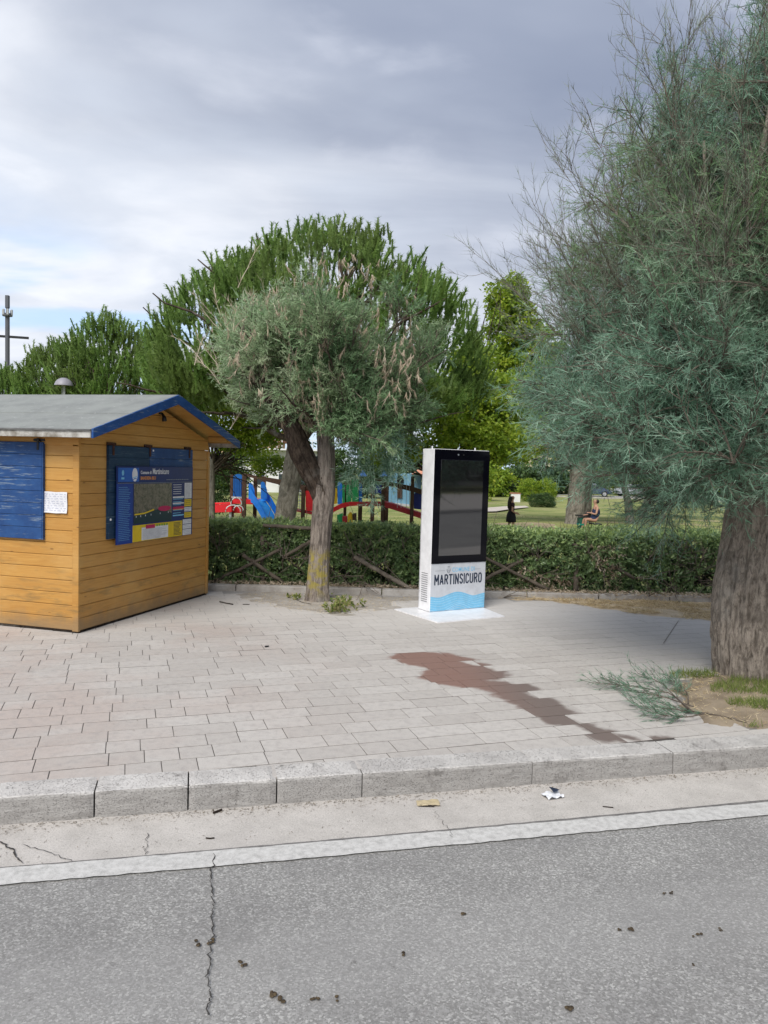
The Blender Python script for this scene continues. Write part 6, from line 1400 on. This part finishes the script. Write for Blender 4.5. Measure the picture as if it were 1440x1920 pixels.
MB().tube([(0, 0, zt(593)), (0, 0, zt(588))], 0.33, 14).build('collar', MG, ms); a = zt(632); MB().box((-0.1, 0, a + .02), (2.3, 0.12, 0.16)).build('cross_arm', BLACK, ms).rotation_euler = (0, 0.04, 0)

# ================================================================== SMALL THINGS ON THE GROUND
# fallen tamarisk branch
fb0 = G(1345, 1352, 0.02); fbr = thing('fallen_branch', 'fallen green tamarisk branch lying on the paving left of the big trunk', 'branch', tuple(fb0))
def gp(x, y, z=0.03): return G(x, y, z) - fb0
main = []
def strand(pix, z=0.03):
    p = np.array([gp(x, y, z) for x, y in pix]); u = np.linspace(0, len(p) - 1, 9); i = np.clip(u.astype(int), 0, len(p) - 2); return p[i] + (p[i + 1] - p[i]) * (u - i)[:, None]
main = np.stack([strand([(1400, 1352), (1330, 1338), (1250, 1328), (1180, 1322)], .02), strand([(1290, 1330), (1260, 1300), (1200, 1288), (1110, 1280)], .05), strand([(1300, 1335), (1270, 1310), (1240, 1280), (1195, 1262)], .06),
                 strand([(1320, 1338), (1290, 1345), (1250, 1342), (1215, 1335)], .04), strand([(1300, 1325), (1240, 1305), (1180, 1295), (1130, 1270)], .06), strand([(1290, 1320), (1290, 1300), (1270, 1282), (1245, 1268)], .06)])
P, D, _, _ = spawn(main, 24, 0.3, 1.0, (0.25, 0.8), 0.12); f1 = grow(P, D, 0.10 + 0.14 * rnd(len(P)), 4, 0.14, (0, 0, -0.15), 0.12)
P, D, _, _ = spawn(f1, 16, 0.05, 1.0, (0.25, 0.9), 0.03); P[:, 2] = np.maximum(P[:, 2], -0.012)
V_, T_, A_ = join([tubes(main, 0.006, 0.002, 5), tubes(f1, 0.002, 0.001, 3)]); link('stalks', np_mesh(V_, T_, A_), TWIG, fbr)
Vr, Tr_, Ar = ribbons(P, D, 0.035 + 0.05 * rnd(len(P)), 0.0042, None, 1, 0.6 * rnd(len(P))); Vr[:, 2] = np.maximum(Vr[:, 2], -0.014)
o = link('foliage', np_mesh(Vr, Tr_, Ar), L_TAM, fbr, kind='stuff')
# grass round the big trunk, straw on the rear strip, weeds, litter of leaves
def blades(name, pts, h, w_, m, lean=0.45, up=1.0, col=None):
    n = len(pts); D = nrm(np.array([[0, 0, up]]) + RNG.normal(size=(n, 3)) * lean * np.array([1, 1, 0.3])); L = h * (0.5 + 0.8 * rnd(n)); bend = RNG.normal(size=(n, 3)) * 0.25 * L[:, None]; bend[:, 2] = -np.abs(bend[:, 2])
    V, Tr, A = ribbons(np.array(pts), D, L, w_, bend, 2, col); return link(name, np_mesh(V, Tr, A), m, kind='stuff')
def scat(poly, n, z=0.0):
    P = np.array(poly); a, b_ = P.min(0), P.max(0); out = []
    while len(out) < n:
        q_ = a + (b_ - a) * RNG.random(2)
        if inside(q_, poly): out.append((q_[0], q_[1], z))
    return np.array(out)
gp1 = scat([tuple(G(x, y)[:2]) for x, y in [(1335, 1290), (1330, 1340), (1400, 1366), (1470, 1368), (1700, 1358), (1700, 1270), (1440, 1262), (1380, 1275)]], 15000, 0.01)
kk = vnoise(gp1[:, 0] * 5 + 4, gp1[:, 1] * 5 + 4, gp1[:, 0] * 0 + 1) > 0.42; blades('grass', gp1[kk], 0.075, 0.0045, L_GRASS, 0.55, 1.0, 0.62 * rnd(int(kk.sum())))
gp2 = scat([tuple(G(x, y)[:2]) for x, y in [(1255, 1275), (1260, 1262), (1340, 1262), (1345, 1275)]], 500, 0.01); blades('grass', gp2, 0.07, 0.004, L_GRASS, 0.6, 1.0, 0.6 * rnd(len(gp2)))
sp1 = scat(STRAWP, 15000, 0.012); blades('straw', sp1[vnoise(sp1[:, 0] * 3 + 4, sp1[:, 1] * 6 + 4, sp1[:, 0] * 0) > 0.38], 0.09, 0.006, L_STRAW, 1.6, 0.25)
sp2 = scat(PIT, 2600, 0.022); blades('straw', sp2, 0.05, 0.003, L_STRAW, 2.2, 0.2)
x = -2.6 + 9.8 * rnd(4500); yb = 10.60 + 0.22 * rnd(4500); 
blades('fallen_leaves', np.stack([x, yb, x * 0 + 0.06 + 0.05 * rnd(4500)], -1), 0.05, 0.014, L_DEAD, 1.8, 0.3)
sp3 = scat(SANDP, 1500, 0.006); blades('straw', sp3, 0.035, 0.003, L_STRAW, 2.4, 0.15)
def weed(label, px, py, n, h, spread=0.07, m=L_GRASS):
    b = G(px, py); r = thing('weed', label, 'weed', (b[0], b[1], 0)); P = np.zeros((n, 3)); P[:, :2] = RNG.normal(size=(n, 2)) * spread
    st = grow(P, nrm(np.array([[0, 0, 1]]) + RNG.normal(size=(n, 3)) * 0.45), h * (0.5 + 0.7 * rnd(n)), 4, 0.15); Pq, D, _, _ = spawn(st, 9, 0.1, 1, (0.5, 1.2))
    L = 0.03 + 0.03 * rnd(len(Pq)); V, Tr, A = join([tubes(st, 0.0025, 0.001, 3), leaves(Pq, D, L, L * 0.45)]); link('leaves', np_mesh(V, Tr, A), m, r, kind='stuff')
weed('green weed tuft growing in the sand right of the middle tamarisk foot', 634, 1148, 34, 0.20)
weed('small straggly weed behind the larger tuft by the middle tamarisk', 655, 1138, 16, 0.14)
weed('tiny weed sprouting at the left foot of the middle tamarisk', 552, 1124, 10, 0.06)
# scattered park grass so the lawn has blades and not only colour
n = 26000; d = 12.5 + 27 * rnd(n) ** 1.5; xx = (rnd(n) - 0.30) * 0.85 * d; blades('lawn_grass', np.stack([xx, d, ground_h(xx, d) - 0.01], -1), 0.075, 0.016, L_GRASS, 0.6)
# litter
CARD = worn('cardboard', (0.50, 0.42, 0.28), (0.42, 0.35, 0.22), 12, 0.9, 0.1)
def scrap(name, label, cat, px, py, z, w_, l_, rot, m, crump, seed, part='sheet'):
    p = G(px, py, z); r = thing(name, label, cat, tuple(p), rot); nx_, ny_ = 10, 7; V = []
    for j in range(ny_ + 1):
        for i in range(nx_ + 1):
            a = vnoise(np.array([i * 0.55 + seed]), np.array([j * 0.7 + seed]), np.array([seed * 1.3]))[0]
            V.append(((i / nx_ - .5) * w_ * (1 + 0.15 * (a - .5)), (j / ny_ - .5) * l_ * (1 + .2 * (a - .5)), 0.004 + crump * a))
    N = len(V); V += [(v[0], v[1], v[2] - 0.0015) for v in V]; W_ = nx_ + 1
    Fq = [(j * W_ + i, j * W_ + i + 1, (j + 1) * W_ + i + 1, (j + 1) * W_ + i) for j in range(ny_) for i in range(nx_)]; Fq += [tuple(v + N for v in f[::-1]) for f in Fq]
    MB().add(V, Fq).build(part, m, r); return r
scrap('cardboard_scrap', 'flat tan scrap of cardboard in the gutter left of the crumpled paper', 'litter', 802, 1507, -0.138, 0.13, 0.075, 0.1, CARD, 0.008, 3)
MB().prism([(-.055, -.036, .002), (.03, -.045, .002), (.03, -.036, .007), (-.05, -.030, .007)], (0, 0, .002)).build('folded_edge', DARKBARK, [o for o in COL.objects if o.name == 'cardboard_scrap'][0])
cp = scrap('paper_scrap', 'crumpled white and dark wrapper in the gutter below the kerb', 'litter', 1036, 1494, -0.138, 0.11, 0.08, 0.4, PAPER, 0.022, 6)
MB().add([(0.0, -.01, .03), (.05, 0, .035), (.045, .04, .03), (.0, .04, .045)], [(0, 1, 2, 3)]).build('dark_face', INK, cp); 
scrap('paper_scrap', 'small white paper shred next to the wrapper, at its left', 'litter', 1026, 1490, -0.138, 0.05, 0.03, 0.9, PAPER, 0.012, 9)
def lump(name, label, px, py, z, s, m, cat='debris', group=None):
    p = G(px, py, z); r = thing(name, label, cat, tuple(p), random.random() * 3, group); mb = MB(); 
    for k in range(4):
        c = np.array([random.gauss(0, s * .6), random.gauss(0, s * .35), s * .12]); n = 7; pr = []
        mb.lathe([(0, 0), (s * random.uniform(.3, .5), s * .04), (s * random.uniform(.2, .4), s * .2), (0, s * .28)], n, c)
    mb.build('clod', m, r)
lump('dark_clod', 'small black clod lying alone on the paving between hut and totem', 498, 1213, 0, 0.035, BLACK)
LEAFD = worn('rotten_leaf', (0.10, 0.075, 0.045), (0.035, 0.028, 0.022), 60, 0.9, 0.1)
for (x, y, s, t_) in [(372, 1770, .020, 'crossing the long road crack'), (400, 1766, .020, 'just right of the long road crack'), (452, 1806, .018, 'right of the crack, below the road middle'), (510, 1867, .024, 'low on the road, brown and black'), (525, 1872, .022, 'touching the brown one low on the road'), (590, 1873, .016, 'second along the low row on the road'), (631, 1872, .013, 'third along the low row on the road'), (757, 1790, .015, 'at the road centre'),
                      (870, 1714, .016, 'alone above the road centre'), (1180, 1740, .020, 'on the right half of the road, largest there'), (1160, 1743, .012, 'just left of the largest right-hand one'), (1310, 1752, .018, 'far right, beside a smaller one'), (1350, 1745, .012, 'far right, the smaller of two'), (1258, 1674, .013, 'upper right of the road'), (1072, 1897, .024, 'at the bottom edge right of centre'), (1245, 1676, .010, 'beside the upper right one'), (1300, 1810, .010, 'right side, tiny')]:
    lump('leaf_clump', 'dark rotten leaf clump on the asphalt, ' + t_, x, y, -0.140, s, LEAFD, 'debris', 'leaf clumps on the road')
def stick(label, pix, z, r=0.003, m=DARKBARK):
    p0 = G(pix[0][0], pix[0][1], z); r_o = thing('twig', label, 'twig', tuple(p0)); MB().tube([G(x, y, z + r) - p0 for x, y in pix], r, 6).build('stem', m, r_o)
stick('short dark twig in the gutter, left of centre', [(386, 1571), (393, 1572), (402, 1571)], -0.139, .0035)
stick('dark twig against the kerb foot under the third stone', [(400, 1524), (408, 1521), (416, 1518)], -0.139, .006)
stick('black twig lying left of the middle tamarisk foot', [(553, 1124), (568, 1130), (583, 1133)], 0.0, .006)
stick('black bark strip on the paving near the hut corner', [(412, 1128), (425, 1131), (437, 1133)], 0.0, .008)
stick('smaller bark strip right of the first near the hut', [(455, 1133), (468, 1133)], 0.0, .005)
stick('reddish straw stalk on the paving below the straw strip', [(1244, 1206), (1258, 1185), (1272, 1164)], 0.002, .0025, LOG)
stick('pale twig in the gutter under the wrapper, right', [(1130, 1512), (1150, 1514)], -0.139, .003)

# fine litter of needles and bits on paving and in the gutter
def bits(name, n, fn, L0, m):
    P = np.array([fn() for _ in range(n)]); D = RNG.normal(size=(n, 3)); D[:, 2] = 0; D = nrm(D); V, Tr, A = ribbons(P, D, L0 * (0.3 + rnd(n)), 0.0025 + 0.002 * rnd(n), None, 1, None, np.cross(D, np.array([0, 0, 1.0])))
    return link(name, np_mesh(V, Tr, A), m, kind='stuff')
L_BITS = leafm('dark_litter', [(0.06, 0.045, 0.03), (0.13, 0.10, 0.07), (0.24, 0.18, 0.11)], 0.0)
bits('gutter_litter', 1500, lambda: ST(random.uniform(-3, 4), 4.205 - abs(random.gauss(0, 0.05)), -0.1365), 0.022, L_BITS)
bits('gutter_litter', 350, lambda: ST(random.uniform(-3, 4), random.uniform(3.76, 4.2), -0.1365), 0.018, L_BITS)
bits('paving_litter', 900, lambda: (random.uniform(-3.5, 4.5), random.uniform(4.9, 10.2), 0.0035), 0.022, L_BITS)
bits('paving_litter', 900, lambda: (random.gauss(-0.9, 0.8), random.uniform(9.5, 10.4), 0.0045), 0.03, L_BITS)
bits('paving_litter', 700, lambda: (random.gauss(2.6, 0.6), random.gauss(6.6, 0.5), 0.0035), 0.03, L_BITS)
